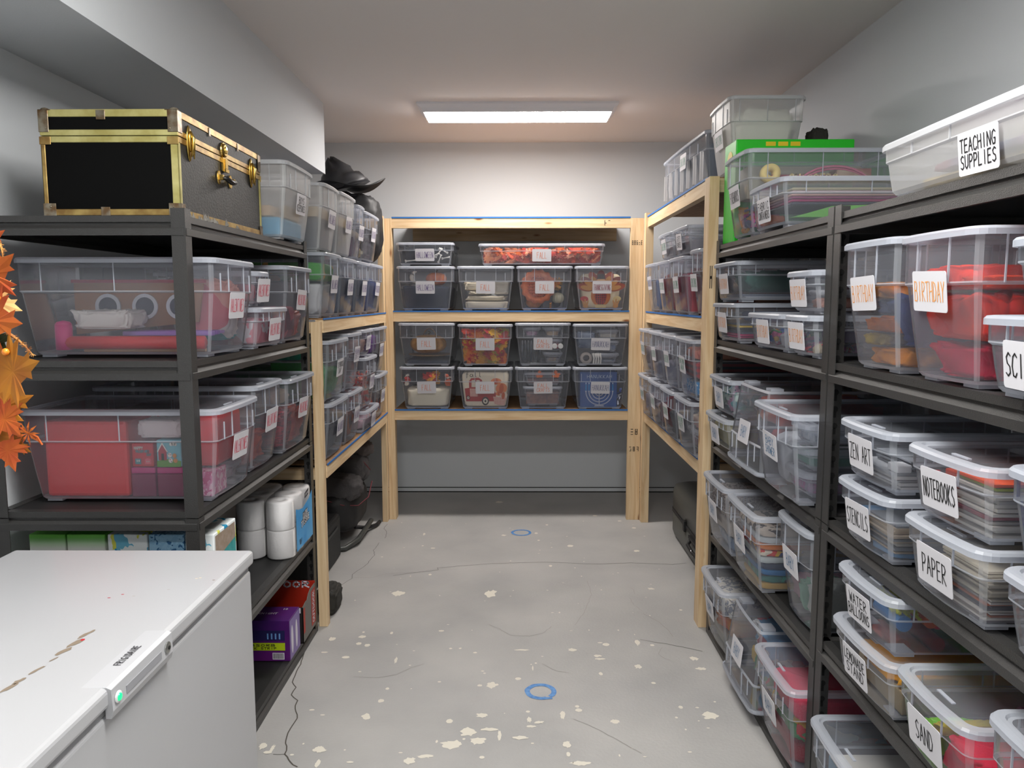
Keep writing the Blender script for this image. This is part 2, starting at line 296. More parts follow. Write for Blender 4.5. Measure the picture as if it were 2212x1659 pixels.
# ---------------------------------------------------------------- black steel shelving
def beam_profile(sgn):
    # (outward, z) with z = 0 at the deck top
    return [(.000, 0), (.0, -.018), (-.007, -.020), (-.007, -.026), (.006, -.036), (.006, -.055), (-.004, -.055), (-.004, -.040), (-.014, -.027), (-.014, -.004), (-.030, -.004), (-.030, 0)]
def steel_shelf(label, x0, x1, y0, y1, levels, front, seam=.89):
    """front: +1 when the aisle side is x1, -1 when it is x0"""
    t = thing('steel_shelving_unit', label, 'shelves', ((x0 + x1) / 2, (y0 + y1) / 2, 0))
    ox, oy = (x0 + x1) / 2, (y0 + y1) / 2
    lx, ly = x1 - x0, y1 - y0; hx_, hy = lx / 2, ly / 2; wp = .040; th = .003; H = 1.775
    for sx in (-1, 1):
        for sy in (-1, 1):
            mb = MB(); X = sx * hx_; Y = sy * hy
            for z0, z1 in ((.0008, seam - .0015), (seam + .0015, H)):
                e = 0
                xa, xb = sorted((X - sx * e * 0, X - sx * wp)); ya, yb = sorted((Y, Y - sy * th)); mb.box(xa, xb, ya, yb, z0, z1)
                xa, xb = sorted((X, X - sx * th)); ya, yb = sorted((Y - sy * th, Y - sy * wp)); mb.box(xa, xb, ya, yb, z0, z1)
            # keyhole slots seen on the inner faces of both flanges
            k = 0; z = .06
            while z < H - .03:
                yi = Y - sy * (th + .0006); xc = X - sx * .022
                mb.prism([(xc + .009 * math.cos(a * PI / 4), z + .012 + .009 * math.sin(a * PI / 4)) for a in range(8)], 'y', yi - .0003, yi + .0003, 1)
                mb.box(xc - .004, xc + .004, yi - .0003, yi + .0003, z - .012, z + .006, 1)
                xi = X - sx * (th + .0006); yc = Y - sy * .022
                mb.prism([(yc + .009 * math.cos(a * PI / 4), z + .012 + .009 * math.sin(a * PI / 4)) for a in range(8)], 'x', xi - .0003, xi + .0003, 1)
                mb.box(xi - .0003, xi + .0003, yc - .004, yc + .004, z - .012, z + .006, 1)
                z += .0476
            mb.build('post', [BLACKM, SLOT], t)
    pr = beam_profile(1)
    for z in levels:
        for s in (-1, 1):
            mb = MB(); poly = [(s * (hx_ - .0035 + p[0] * .9), z + p[1]) for p in pr]
            # faces across x at constant profile, extruded along y between the posts
            mb.loft([[(p[0], yy, p[1]) for p in poly] for yy in (-hy + .005, -hy + .041, hy - .041, hy - .005)])
            mb.build('beam', BLACKM, t)
            mb = MB(); poly = [(s * (hy - .0035 + p[0] * .9), z + p[1]) for p in pr]
            mb.loft([[(xx, p[0], p[1]) for p in poly] for xx in (-hx_ + .005, -hx_ + .041, hx_ - .041, hx_ - .005)])
            mb.build('end_beam', BLACKM, t)
        MB().box(-hx_ + .018, hx_ - .018, -hy + .018, hy - .018, z - .014, z - .002).build('deck_board', BLACKD, t)
    return t
Z1, Z2, Z3, Z4, Z5 = 1.755, 1.348, .907, .465, .056
steel_shelf('black steel shelving against the left wall carrying the trunk and VALENTINES bins', -1.52, -.925, 2.167, 3.41, (Z1, Z2, .909, Z4, Z5), 1)
RF = (Z1, 1.347, .903, .500, Z5); RNr = (Z1, 1.347, .903, .547, Z5)
steel_shelf('far black steel shelving on the right holding BIRTHDAY and BABY bins', .87, 1.47, 2.158, 3.41, RF, -1)
steel_shelf('near black steel shelving on the right holding NOTEBOOKS and SAND bins', .87, 1.47, .93, 2.149, RNr, -1)
# ---------------------------------------------------------------- pine shelving
def stamp(mb, cx, y, z, w, h, n, axis='x', m=1, sgn=-1):
    """small printed lumber stamps: rows of short ink strokes"""
    r = random.Random(int(cx * 1000 + z * 100))
    for i in range(n):
        a = -w / 2 + w * (i + .5) / n; hw = w / n * .28
        for (u0, u1, v0, v1) in ((-hw, hw, h * .38, h * .5), (-hw, -hw * .4, -h * .5, h * .5), (hw * .4, hw, -h * .5, h * .5 * r.choice((1, .2))), (-hw, hw, -h * .08, h * .05), (-hw, hw, -h * .5, -h * .4)):
            if r.random() < .25: continue
            if axis == 'x': mb.box(cx + a + u0, cx + a + u1, y - .0006, y, z + v0, z + v1, m)
            else: mb.box(y - .0006, y, cx + a + u0, cx + a + u1, z + v0, z + v1, m)
def post(t, x0, x1, y0, y1, z1, stamps=()):
    mb = MB().box(x0, x1, y0, y1, .0008, z1)
    for (cx, z, w, h, n) in stamps: stamp(mb, cx, y0, z, w, h, n)
    o = mb.build('post', [WZ, INKB], t)
    return o
def rail(t, x0, x1, y0, y1, z0, z1, m, stamps=(), name='rail'):
    mb = MB().box(x0, x1, y0, y1, z0, z1)
    for (cx, z, w, h, n) in stamps: stamp(mb, cx, y0, z, w, h, n)
    return mb.build(name, [m, INKB], t)
tb = thing('pine_shelving_unit', 'pine framed shelving along the back wall holding FALL and HANUKKAH bins', 'shelves')
post(tb, -.892, -.844, 5.215, 5.30, 2.062); post(tb, .756, .844, 5.215, 5.255, 2.062, ((.80, 1.90, .075, .03, 5), (.80, .50, .075, .032, 3), (.80, .62, .06, .04, 2)))
for z in (1.999, 1.375, .70):
    rail(tb, -.843, .755, 5.222, 5.26, z, z + .064, WX, ((.60, z + .032, .05, .035, 2),) if z > 1.9 else ())
    rail(tb, -.80, .755, 5.955, 5.992, z - .03, z + .059, WX)
    MB().box(-.843, .755, 5.225, 5.99, z + .065, z + .073).build('deck_board', OSB, tb)
    o = MB().box(-.843, .755, 5.2195, 5.2245, z + .0645, z + .0735).box(-.843, .755, 5.2195, 5.235, z + .0730, z + .0738).build('edge_tape', TAPE, tb); o['label'] = 'blue tape along the shelf edge'
tl = thing('pine_shelving_unit', 'pine framed shelving on the left holding HALLOWEEN bins', 'shelves')
post(tl, -.928, -.888, 3.447, 3.490, 1.422); post(tl, -.928, -.894, 5.155, 5.213, 2.075); post(tl, -1.57, -1.53, 3.447, 3.53, 1.42); post(tl, -1.57, -1.53, 5.15, 5.21, 1.42)
for z in (1.372, .700):
    rail(tl, -.918, -.882, 3.491, 5.153, z, z + .058, WY); rail(tl, -1.57, -1.535, 3.532, 5.148, z - .03, z + .058, WY)
    rail(tl, -1.528, -.93, 3.452, 3.488, z - .0, z + .050, WX, name='end_rail')
    MB().box(-1.56, -.884, 3.493, 5.15, z + .059, z + .065).build('deck_board', OSB, tl)
    o = MB().box(-.8825, -.878, 3.493, 5.15, z + .0585, z + .0665).build('edge_tape', TAPE, tl); o['label'] = 'blue tape along the shelf edge'
tr = thing('pine_shelving_unit', 'pine framed shelving on the right holding CHRISTMAS bins', 'shelves')
post(tr, .842, .885, 3.447, 3.535, 2.058, ((.858, 1.62, .02, .10, 1),)); post(tr, .846, .897, 5.15, 5.213, 2.09); post(tr, 1.49, 1.53, 3.447, 3.53, 2.0); post(tr, 1.49, 1.53, 5.15, 5.21, 2.0)
for z in (1.996, 1.372, .700):
    rail(tr, .858, .895, 3.537, 5.148, z, z + .064, WY); rail(tr, 1.49, 1.53, 3.532, 5.148, z - .03, z + .059, WY)
    rail(tr, .888, 1.488, 3.492, 3.528, z, z + .060, WX, name='end_rail')
    MB().box(.86, 1.53, 3.54, 5.148, z + .065, z + .072).build('deck_board', OSB, tr)
    o = MB().box(.854, .8585, 3.54, 5.148, z + .064, z + .0735).build('edge_tape', TAPE, tr); o['label'] = 'blue tape along the shelf edge'
# ---------------------------------------------------------------- hand lettering
GL = {'A': '0,0 .5,1 1,0|.18,.36 .84,.4', 'B': '0,0 .05,1 .7,.97 .85,.78 .6,.56 .1,.52 .75,.5 .95,.25 .7,0 0,0', 'C': '.95,.85 .6,1 .2,.85 .03,.45 .25,.05 .7,0 .97,.18',
      'D': '.05,0 .05,1 .6,.9 .95,.5 .7,.1 .05,0', 'E': '.9,1 .08,.98 .05,0 .9,.02|.05,.52 .75,.54', 'F': '.08,0 .05,.98 .95,1|.05,.55 .75,.57',
      'G': '.95,.85 .6,1 .2,.85 .03,.4 .3,.02 .8,.03 .93,.42 .55,.42', 'H': '.05,0 .05,1|.95,0 .92,1|.05,.5 .95,.53', 'I': '.5,0 .5,1', 'K': '.05,0 .08,1|.9,1 .08,.42 .95,0',
      'L': '.08,1 .05,0 .9,.03', 'M': '.0,0 .12,1 .5,.35 .88,1 1,0', 'N': '.05,0 .08,1 .92,.02 .95,1', 'O': '.5,1 .12,.8 .05,.3 .4,0 .85,.2 .93,.7 .5,1',
      'P': '.05,0 .08,1 .75,.95 .92,.72 .6,.48 .08,.45', 'Q': '.5,1 .12,.8 .05,.3 .4,0 .85,.2 .93,.7 .5,1|.6,.2 1,-.05', 'R': '.05,0 .08,1 .75,.95 .9,.74 .6,.52 .08,.48 .95,0',
      'S': '.92,.88 .55,1 .12,.8 .3,.55 .8,.42 .9,.15 .45,0 .05,.12', 'T': '.5,0 .5,1|.0,.97 1,1', 'U': '.05,1 .08,.2 .45,0 .85,.2 .93,1', 'V': '0,1 .48,0 1,1', 'W': '0,1 .25,0 .5,.7 .75,0 1,1',
      'Y': '0,1 .5,.5 1,1|.5,.5 .45,0', 'X': '0,0 1,1|0,1 1,0', 'Z': '.05,.97 .95,1 .05,0 .97,.03', 'a': '.9,.5 .3,.55 .05,.2 .4,0 .85,.2 .9,.5 .95,0', 'l': '.4,1 .4,.1 .7,0',
      'f': '.9,.9 .5,1 .45,-.25|.1,.55 .85,.58', '0': '.5,1 .1,.7 .1,.3 .5,0 .9,.3 .9,.7 .5,1', '1': '.3,.8 .5,1 .5,0', '6': '.8,1 .2,.6 .1,.25 .5,0 .9,.25 .6,.55 .15,.4', '8': '.5,.5 .1,.75 .5,1 .9,.75 .5,.5 .1,.25 .5,0 .9,.25 .5,.5'}
def lettering(mb, lines, cx, cz, w, h, wd, y=0.0, m=0, gap=.28, put=None):
    """strokes in the xz plane, drawn as thin ribbons at depth y"""
    nl = len(lines); lh = h / (nl + .22 * (nl - 1))
    for li, ln in enumerate(lines):
        n = len(ln); cw = w / (n + gap * (n - 1)); z0 = cz + h / 2 - lh - li * lh * 1.22
        if n < 6 and cw > lh * .6: cw = lh * .6
        x0 = cx - cw * (n + gap * (n - 1)) / 2
        for ch in ln:
            for st in GL.get(ch, '').split('|'):
                if not st: continue
                p = [tuple(float(q) for q in s.split(',')) for s in st.split()]
                P = [Vector((x0 + a * cw, 0, z0 + b * lh)) for a, b in p]
                for a, b in zip(P, P[1:]):
                    d = (b - a).normalized(); nn = Vector((-d.z, 0, d.x)) * wd / 2; e = d * wd * .3
                    q = [a - e + nn, b + e + nn, b + e - nn, a - e - nn]
                    if put: q = [put(v.x, v.z) for v in q]
                    else: q = [(v.x, y, v.z) for v in q]
                    mb.add(q, [(0, 1, 2, 3)], m)
            x0 += cw * (1 + gap)
# ---------------------------------------------------------------- lidded storage bins
MESH = {}
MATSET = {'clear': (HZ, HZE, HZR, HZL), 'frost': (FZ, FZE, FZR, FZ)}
def inset_at(H, z, W):
    ti = .078 * H
    return .0105 + (0 if z > H * .66 else .004 + ti * (1 - z / (H * .66)))
def body_mesh(W, D, H, st):
    key = ('b', round(W, 3), round(D, 3), round(H, 3), st)
    if key in MESH: return MESH[key]
    zl = H * .66; r = .022; bow = .012; mb = MB(); f = .008
    zs = [(f, inset_at(H, 0, W) + .006), (f + .008, inset_at(H, 0, W)), (f + (zl - f) * .5, inset_at(H, zl * .5, W)), (zl - .004, inset_at(H, zl - .004, W)), (zl, .0105), (zl + .003, .0105), (H - .016, .0095), (H - .008, .0085)]
    loops = [rrect(-W / 2 + i, W / 2 - i, i, D - i, z, max(r - i * .3, .012), 4, bow * (.6 if W > .34 else .8)) for z, i in zs]
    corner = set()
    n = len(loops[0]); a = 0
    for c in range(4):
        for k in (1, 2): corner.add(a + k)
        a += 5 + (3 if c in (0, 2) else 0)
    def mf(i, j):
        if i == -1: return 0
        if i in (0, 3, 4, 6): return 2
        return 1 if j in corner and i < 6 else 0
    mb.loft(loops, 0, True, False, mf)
    # vertical ribs of the upper band
    for u in (-.34, -.18, .18, .34) if W > .34 else (-.2, .2):
        xx = u * W; bw = bow * (.6 if W > .34 else .8) * (1 - (2 * u) ** 2)
        mb.box(xx - .0014, xx + .0014, .0070 - bw, .0105 - bw, zl if abs(u) < .3 else zl, H - .016 if abs(u) < .3 else zl + (H - zl) * .55, 2)
    for v in (.14, .5, .86):
        for s in (-1, 1): mb.box(*sorted((s * (W / 2 - .0105), s * (W / 2 - .0075))), v * D - .0014, v * D + .0014, zl, H - .016, 2)
    i = inset_at(H, 0, W) + .012
    for sx in (-1, 1):
        for y in (i, D - i - .045):
            mb.box(*sorted((sx * (W / 2 - i), sx * (W / 2 - i - .05))), y, y + .045, 0, f + .002, 2)
    MESH[key] = mb.mesh('bin_body', MATSET[st][:3], True) if False else mb.mesh('bin_body', MATSET[st][:3]); return MESH[key]
def lid_mesh(W, D, H, st):
    key = ('l', round(W, 3), round(D, 3), round(H, 3), st)
    if key in MESH: return MESH[key]
    bow = .012 * (.6 if W > .34 else .8)
    def L(i, z, r=.034): return rrect(-W / 2 + i, W / 2 - i, i, D - i, z, max(r - i * .5, .012), 4, bow)
    loops = [L(.004, H - .015), L(0, H - .017), L(0, H - .006), L(.004, H - .001), L(.011, H), L(.019, H), L(.022, H - .005), L(.028, H - .006)]
    mb = MB().loft(loops, 0, False, True, lambda i, j: 1 if i == -2 else 0)
    mb.box(-.028, .028, .035, .043, H - .0058, H - .0035, 0)
    mb.box(-.035, .035, D - .043, D - .035, H - .0058, H - .0035, 0)
    MESH[key] = mb.mesh('bin_lid', (MATSET[st][2], MATSET[st][3])); return MESH[key]
INK = {'r': 'C82448', 'p': '45286E', 'o': 'CE6A2E', 'g': '26785A', 'b': '1C6490', 'y': 'D68F40', 'n': '1A2868', 'm': '7A2238', 'k': '0E0E10'}
def label_mesh(text, col):
    key = ('t', text, col)
    if key in MESH: return MESH[key]
    W_, H_ = .128, .082; n = rrect(-W_ / 2, W_ / 2, -H_ / 2, H_ / 2, 0, .006, 3, 0, 0)
    mb = MB(); mb.loft([[(p[0], 0, p[1]) for p in n], [(p[0], .001, p[1]) for p in n]])
    ln = text.split('/'); k = max(len(s) for s in ln)
    t2 = MB(); lettering(t2, ln, 0, 0, (.066 if k < 5 else .088 if k < 7 else .112), (.056 if len(ln) > 1 else .040), .0028 if col == 'k' else .0021, -.0007)
    MESH[key] = (mb.mesh('label_card', CARD), t2.mesh('hand_lettering', mat('ink_' + col, INK[col], .6))); return MESH[key]
ROT = {'B': 0.0, 'R': -PI / 2, 'L': PI / 2}
class Bin: pass
def BIN(side, a0, a1, z0, z1, D, f, ref, text=None, col='k', st='clear', flip=False, lx=0.0, lz=None, grp=None, yaw=0.0, word='clear lidded plastic', cat='storage bin', name='storage_bin'):
    W = abs(a1 - a0) - .006; H = z1 - z0 - .002; c = (a0 + a1) / 2
    loc = {'B': (c, f, z0), 'R': (f, c, z0), 'L': (f, c, z0)}[side]
    t = thing(name, (word + ' ' + ref).strip(), cat, loc, ROT[side] + yaw, grp)
    bo = meshobj('body', body_mesh(W, D, H, st), t); li = meshobj('lid', lid_mesh(W, D, H, st), t)
    if flip:
        for q in (bo, li): q.rotation_euler = (0, PI, 0); q.location = (0, 0, H)
    if text:
        ca, le = label_mesh(text, col); z = H * (.52 if lz is None else lz) if H > .2 else H * (.46 if lz is None else lz)
        i0 = inset_at(H, (H - z) if flip else z, W); tilt = math.atan(.078 * 1.5) * (1 if z < H * .66 else 0) * (-1 if flip else 1)
        bw = .012 * (.6 if W > .34 else .8) * (1 - (2 * lx / W) ** 2)
        o = meshobj('label_card', ca, t); o.location = (lx, i0 - bw - .0095 - (.001 if flip else 0), z); o.rotation_euler = (tilt, RN.uniform(-.03, .03), 0); o['label'] = 'white card label reading ' + text.replace('/', ' ')
        e = meshobj('lettering', le, o)
    b = Bin(); b.W, b.D, b.H, b.ref, b.M = W, D, H, ref, Matrix.Translation(loc) @ Matrix.Rotation(ROT[side] + yaw, 4, 'Z'); b.t = t; b.grp = grp; b.flip = flip; b.used = []
    return b
# ---------------------------------------------------------------- things inside the bins
def ins(b, u0, u1, v0, v1, w0, w1):
    """interior box from fractions: across, front to back, bottom to top"""
    i = inset_at(b.H, 0, b.W) + .010
    x = lambda u: (-b.W / 2 + i) + u * (b.W - 2 * i); y = lambda v: i + v * (b.D - 2 * i); z = lambda q: .012 + q * (b.H - .036)
    return x(u0), x(u1), y(v0), y(v1), z(w0), z(w1)
def flare(b, vs):
    """widen contents with height as the tapered walls allow"""
    if b.flip: return vs
    i0 = inset_at(b.H, 0, b.W); o = []
    for p in vs:
        d = i0 - inset_at(b.H, min(p[2], b.H * .65), b.W); o.append((p[0] * (1 + d / (b.W / 2 - i0)), b.D / 2 + (p[1] - b.D / 2) * (1 + d / (b.D / 2 - i0)), p[2]))
    return o
def fit(b, box):
    """trim a box of fractions so that it clears what already lies in the bin"""
    q = list(box)
    for o in b.used:
        d = [min(q[2 * k + 1], o[2 * k + 1]) - max(q[2 * k], o[2 * k]) for k in range(3)]
        if min(d) <= 0: continue
        best = None
        for k in range(3):
            for side in (0, 1):
                cut = (o[2 * k + 1] - q[2 * k]) if side == 0 else (q[2 * k + 1] - o[2 * k])
                left = (q[2 * k + 1] - q[2 * k] - cut) / (q[2 * k + 1] - q[2 * k])
                if best is None or left > best[0]: best = (left, k, side)
        left, k, side = best
        g = .004 if k else .035
        if side == 0: q[2 * k] = o[2 * k + 1] + g
        else: q[2 * k + 1] = o[2 * k] - g
    q = tuple(q); b.used.append(q); return q
def lump_mb(x0, x1, y0, y1, z0, z1, amp=.3, fs=3.0, seed=0, nu=60, nv=30, ex=.45, flat=True, mb=None, m=0, fold=0):
    """a soft rounded block whose surface is pushed inward by folds, never past its box"""
    mb = mb or MB(); c = Vector(((x0 + x1) / 2, (y0 + y1) / 2, (z0 + z1) / 2)); h = Vector(((x1 - x0) / 2, (y1 - y0) / 2, (z1 - z0) / 2))
    sg = lambda v, e: math.copysign(abs(v) ** e, v); loops = []
    L = max(h)
    for i in range(nv + 1):
        ph = -PI / 2 + PI * (i + (.02 if i == 0 else -.02 if i == nv else 0)) / nv; l = []
        for j in range(nu):
            th = 2 * PI * j / nu
            p = Vector((sg(math.cos(ph), ex) * sg(math.cos(th), ex), sg(math.cos(ph), ex) * sg(math.sin(th), ex), sg(math.sin(ph), ex)))
            q = Vector((p.x * h.x, p.y * h.y, p.z * h.z)); s = q / L * fs + Vector((seed * 7.1, seed * 3.7, seed * 1.3))
            k = (1 - min(1, abs(noise.noise(s)) * 3.2)) * .5 + (1 - min(1, abs(noise.noise(s * 2.3 + Vector((5, 1, 2)))) * 3)) * .32 + noise.noise(s * .7) * .5 + .2
            if fold: k += .35 * abs(math.sin(q.z / (z1 - z0) * PI * fold + noise.noise(s) * 2))
            k = 1 - amp * max(0, min(k, 1.3))
            z = q.z * (k if (p.z > 0 or not flat) else 1)
            dx, dy = (min(abs(v) * .55 * (1 - k), .030 * amp / .3) for v in (q.x, q.y)); l.append((c.x + q.x - math.copysign(dx, q.x), c.y + q.y - math.copysign(dy, q.y), c.z + z))
        loops.append(l)
    return mb.loft(loops, m)
def place(b, o, desc, cat, grp=None):
    o.matrix_world = b.M
    return tag(o, desc + ' inside the ' + b.ref, cat, grp)
SEED = [0]
def CLOTH(b, box, c, desc, c2=None, amp=.3, fs=3., fold=0, m=None, cat='cloth', name='folded_cloth', ex=.45, rough=.85):
    ex *= .66; amp = min(amp * 1.0, .42); fs *= 1.25
    SEED[0] += 1
    m = m or mat('cloth_' + str(c) + str(c2), c, rough, c2=c2, scale=7, spec=.2)
    q = lump_mb(*ins(b, *fit(b, box)), amp=amp, fs=fs, seed=SEED[0], fold=fold, ex=ex); q.v = flare(b, q.v); o = q.build(name, m, None, True)
    return place(b, o, desc, cat)
def CARTON(b, box, c, desc, m=None, cat='box', name='carton', bevel=.003, c2=None):
    x0, x1, y0, y1, z0, z1 = ins(b, *fit(b, box)); m = m or mat('carton_' + str(c), c, .6, c2=c2, scale=9)
    t = MB().box(x0, x1, y0, y1, z0, z1).build(name, m, None, False, bevel)
    return place(b, t, desc, cat)
def SHEETS(b, box, cols, desc, n=10, cat='paper', name='paper_stack', jit=.012, tilt=0.0):
    x0, x1, y0, y1, z0, z1 = ins(b, *fit(b, box)); r = random.Random(SEED[0] + 3); SEED[0] += 1; mb = MB(); z = z0; h = (z1 - z0) / n
    for i in range(n):
        t = h * r.uniform(.55, .97); a, c, d = r.uniform(0, jit), r.uniform(0, jit), r.uniform(0, jit * 1.5)
        mb.box(x0 + a, x1 - c, y0 + d, y1 - a, z0 + i * h, z0 + i * h + t, r.randrange(len(cols)))
    mb.v = flare(b, mb.v); o = mb.build(name, [mat('sheet_' + c, c, .7) for c in cols]); return place(b, o, desc, cat)
def BITS(b, box, cols, desc, n=60, s=.02, cat='small items', name='assorted_trinkets', shiny=False):
    x0, x1, y0, y1, z0, z1 = ins(b, *fit(b, box)); r = random.Random(SEED[0] + 9); SEED[0] += 1; mb = MB()
    for i in range(n):
        q = r.uniform(.5, 1.3) * s; c = Vector((r.uniform(x0 + s, x1 - s), r.uniform(y0 + s * .5, y0 + (y1 - y0) * (.5 if i % 2 else 1) - s * .5), r.uniform(z0 + s * .6, z1 - s)))
        M = Matrix.Translation(c) @ Matrix.Rotation(r.uniform(0, 6), 4, Vector((r.random(), r.random(), r.random() + .1)))
        k = r.random(); mi = r.randrange(len(cols))
        if k < .45: mb.box(-q * .7, q * .7, -q * .2, q * .2, -q * .45, q * .45, mi, M)
        elif k < .8: mb.lathe([(q * .1, -q * .5), (q * .45, -q * .3), (q * .5, 0), (q * .4, q * .3), (q * .1, q * .5)], 8, mi, M)
        else: mb.tube([M @ Vector((-q, 0, 0)), M @ Vector((0, q * .4, q * .3)), M @ Vector((q, 0, 0))], q * .14, 5, mi)
    mb.v = flare(b, [(min(max(p[0], x0), x1), min(max(p[1], y0), y1), min(max(p[2], z0), z1)) for p in mb.v])
    o = mb.build(name, [mat(('foil_' if shiny else 'bit_') + c, c, .25 if shiny else .5, .6 if shiny else 0) for c in cols]); o['kind'] = 'stuff'
    return place(b, o, desc, cat)
LEAF = [(0, -.30), (.14, -.27), (.31, -.38), (.26, -.22), (.46, -.20), (.32, -.07), (.60, .10), (.40, .11), (.45, .25), (.22, .14), (.16, .27), (.22, .40), (.10, .38), (0, .62)]
LEAF = LEAF + [(-x, y) for x, y in reversed(LEAF[1:-1])]
def leafverts(M, s, cup=.12):
    v = [M @ Vector((0, 0, 0))] + [M @ Vector((x * s, y * s, cup * s * (x * x + y * y) * 2)) for x, y in LEAF]
    n = len(LEAF); return v, [(0, i + 1, (i + 1) % n + 1) for i in range(n)]
def LEAVES(b, box, cols, desc, n=90, s=.07):
    x0, x1, y0, y1, z0, z1 = ins(b, *fit(b, box)); r = random.Random(SEED[0] + 5); SEED[0] += 1; mb = MB(); q = s * .22
    for i in range(n):
        e = r.random() ** 1.6
        c = Vector((r.uniform(x0 + q, x1 - q), y0 + .012 + e * min(y1 - y0 - .03, .2), r.uniform(z0 + q * .6, z1 - q * .6)))
        M = Matrix.Translation(c) @ Matrix.Rotation(r.uniform(.6, 1.9), 4, 'X') @ Matrix.Rotation(r.uniform(-.7, .7), 4, 'Y') @ Matrix.Rotation(r.uniform(0, 6.3), 4, 'Z')
        v, f = leafverts(M, r.uniform(.75, 1.1) * s); v = [(min(max(p.x, x0), x1), max(p.y, y0), min(max(p.z, z0), z1)) for p in v]; mb.add(v, f, r.randrange(len(cols)))
    mb.v = flare(b, mb.v); o = mb.build('silk_leaf_pile', [mat('leaf_' + c, c, .8) for c in cols]); o['kind'] = 'stuff'
    return place(b, o, desc, 'silk leaves')
def pumpkin_mb(mb, c, r, hz, ribs=12, depth=.12, m=0, stem=1):
    n = 48; loops = []
    for i in range(13):
        ph = -PI / 2 + PI * (i + .02 if i == 0 else i - .02 if i == 12 else i) / 12
        rr_ = r * abs(math.cos(ph)) ** .75; z = hz * math.sin(ph)
        loops.append([(c[0] + rr_ * (1 - depth * abs(math.sin(ribs / 2 * t))) * math.cos(t), c[1] + rr_ * (1 - depth * abs(math.sin(ribs / 2 * t))) * math.sin(t), c[2] + z) for t in [2 * PI * k / n for k in range(n)]])
    mb.loft(loops, m); return mb
def PUMPKIN(b, u, v, z, r, hz, c, desc, stemc='6B5A2E', c2=None):
    x0, x1, y0, y1, _, _ = ins(b, 0, 1, 0, 1, 0, 1); p = (x0 + (x1 - x0) * u, y0 + v, z)
    t = thing('craft_pumpkin', desc + ' inside the ' + b.ref, 'pumpkin'); t.matrix_world = b.M @ Matrix.Translation(p)
    pumpkin_mb(MB(), (0, 0, 0), r, hz).build('shell', mat('pumpkin_' + c, c, .6, c2=c2, scale=30), t, True)
    MB().tube([(0, 0, hz * .8), (0, .004, hz * 1.12), (.008, 0, hz * 1.3)], [r * .13, r * .09, r * .10], 7).build('stem', mat('stem_' + stemc, stemc, .8), t, True)
    return t
def INNER(b, u0, u1, v0, v1, w0, w1, desc, fill=None, st='clear', name='inner_container'):
    x0, x1, y0, y1, z0, z1 = ins(b, *fit(b, (u0, u1, v0, v1, w0, w1)))
    W, D, H = x1 - x0, y1 - y0, z1 - z0
    t = thing(name, desc + ' inside the ' + b.ref, 'container'); t.matrix_world = b.M @ Matrix.Translation(((x0 + x1) / 2, y0, z0))
    meshobj('body', body_mesh(W, D, H, st), t); meshobj('lid', lid_mesh(W, D, H, st), t)
    if fill: MB().box(-W / 2 + .024, W / 2 - .024, .026, D - .026, .012, H * fill[1]).build('contents', mat('fill_' + fill[0], fill[0], .7, c2=fill[2] if len(fill) > 2 else None, scale=50), t, False, .004)
    return t
# ================================================================ back wall shelving
GB = None
D1, D0, FB = 1.449, .774, 5.2
def facing(b, y=.0, inset=0): return b.M
def picture(o_parent, name, mb, mats, label=None):
    global b
    if 'bag' not in o_parent.name: mb.v = flare(b, mb.v)
    o = mb.build(name, mats, o_parent)
    if label: o['label'] = label
    return o
def ell(mb, cx, cz, rx, rz, y, m, n=24, rot=0):
    c, s = math.cos(rot), math.sin(rot)
    P = [(cx + rx * math.cos(2 * PI * k / n) * c - rz * math.sin(2 * PI * k / n) * s, y, cz + rx * math.cos(2 * PI * k / n) * s + rz * math.sin(2 * PI * k / n) * c) for k in range(n)]
    mb.add(P, [tuple(range(n))], m)
def ply(mb, pts, y, m): mb.add([(x, y, z) for x, z in pts], [tuple(range(len(pts)))], m)
b = BIN('B', -.82, -.422, 1.750, 1.905, .50, FB, 'small topmost HALLOWEEN bin on back shelves', 'HALLOWEEN', 'p')
CLOTH(b, (0, 1, .05, 1, 0, .86), '1B1E24', 'black costume cloth', amp=.14, ex=.3)
for k, (u, q, a, L) in enumerate(((.78, .62, .9, .07), (.88, .75, -.5, .06), (.70, .5, .4, .06), (.80, .3, 1.2, .05), (.22, .2, .1, .09), (.93, .35, .2, .05))):
    x0, x1, y0, y1, z0, z1 = ins(b, 0, 1, 0, 1, 0, 1); px, pz = x0 + (x1 - x0) * u, z0 + (z1 - z0) * q
    dx, dz = math.cos(a) * L / 2, math.sin(a) * L / 2
    mb = MB(); mb.tube([(px - dx, y0 + .006, pz - dz), (px, y0 + .005, pz), (px + dx, y0 + .006, pz + dz)], [.006, .0035, .006], 6)
    for s in (-1, 1):
        for e in (-1, 1): mb.lathe([(.001, -.005), (.005, -.003), (.006, 0), (.005, .003), (.001, .005)], 8, 0, None, (px + s * dx - e * dz * .11, y0 + .006, pz + s * dz + e * dx * .11))
    place(b, mb.build('toy_bone', mat('bone_white', 'E2E0DA', .6), None, True), 'white toy bone against the front', 'toy bone', 'white toy bones in the top HALLOWEEN bin')
b = BIN('B', -.82, -.422, D1, 1.748, .58, FB, 'larger HALLOWEEN bin on back shelves', 'HALLOWEEN', 'p')
CLOTH(b, (0, 1, 0, 1, 0, .60), '2E3746', 'dark slate cloth', c2='3A4354', amp=.1, ex=.25)
PUMPKIN(b, .70, .10, .215, .072, .045, 'C8682A', 'glittering orange pumpkin', c2='E88A40')
x0, x1, y0, y1, z0, z1 = ins(b, 0, 1, 0, 1, 0, 1)
mb = MB(); cr = []
for k in range(9):
    a = -PI * .5 + PI * k / 8; cr.append((x0 + .085 - .035 * math.cos(a), y0 + .03, .225 + .038 * math.sin(a)))
mb.tube(cr, [.002, .008, .012, .015, .016, .015, .012, .008, .002], 8)
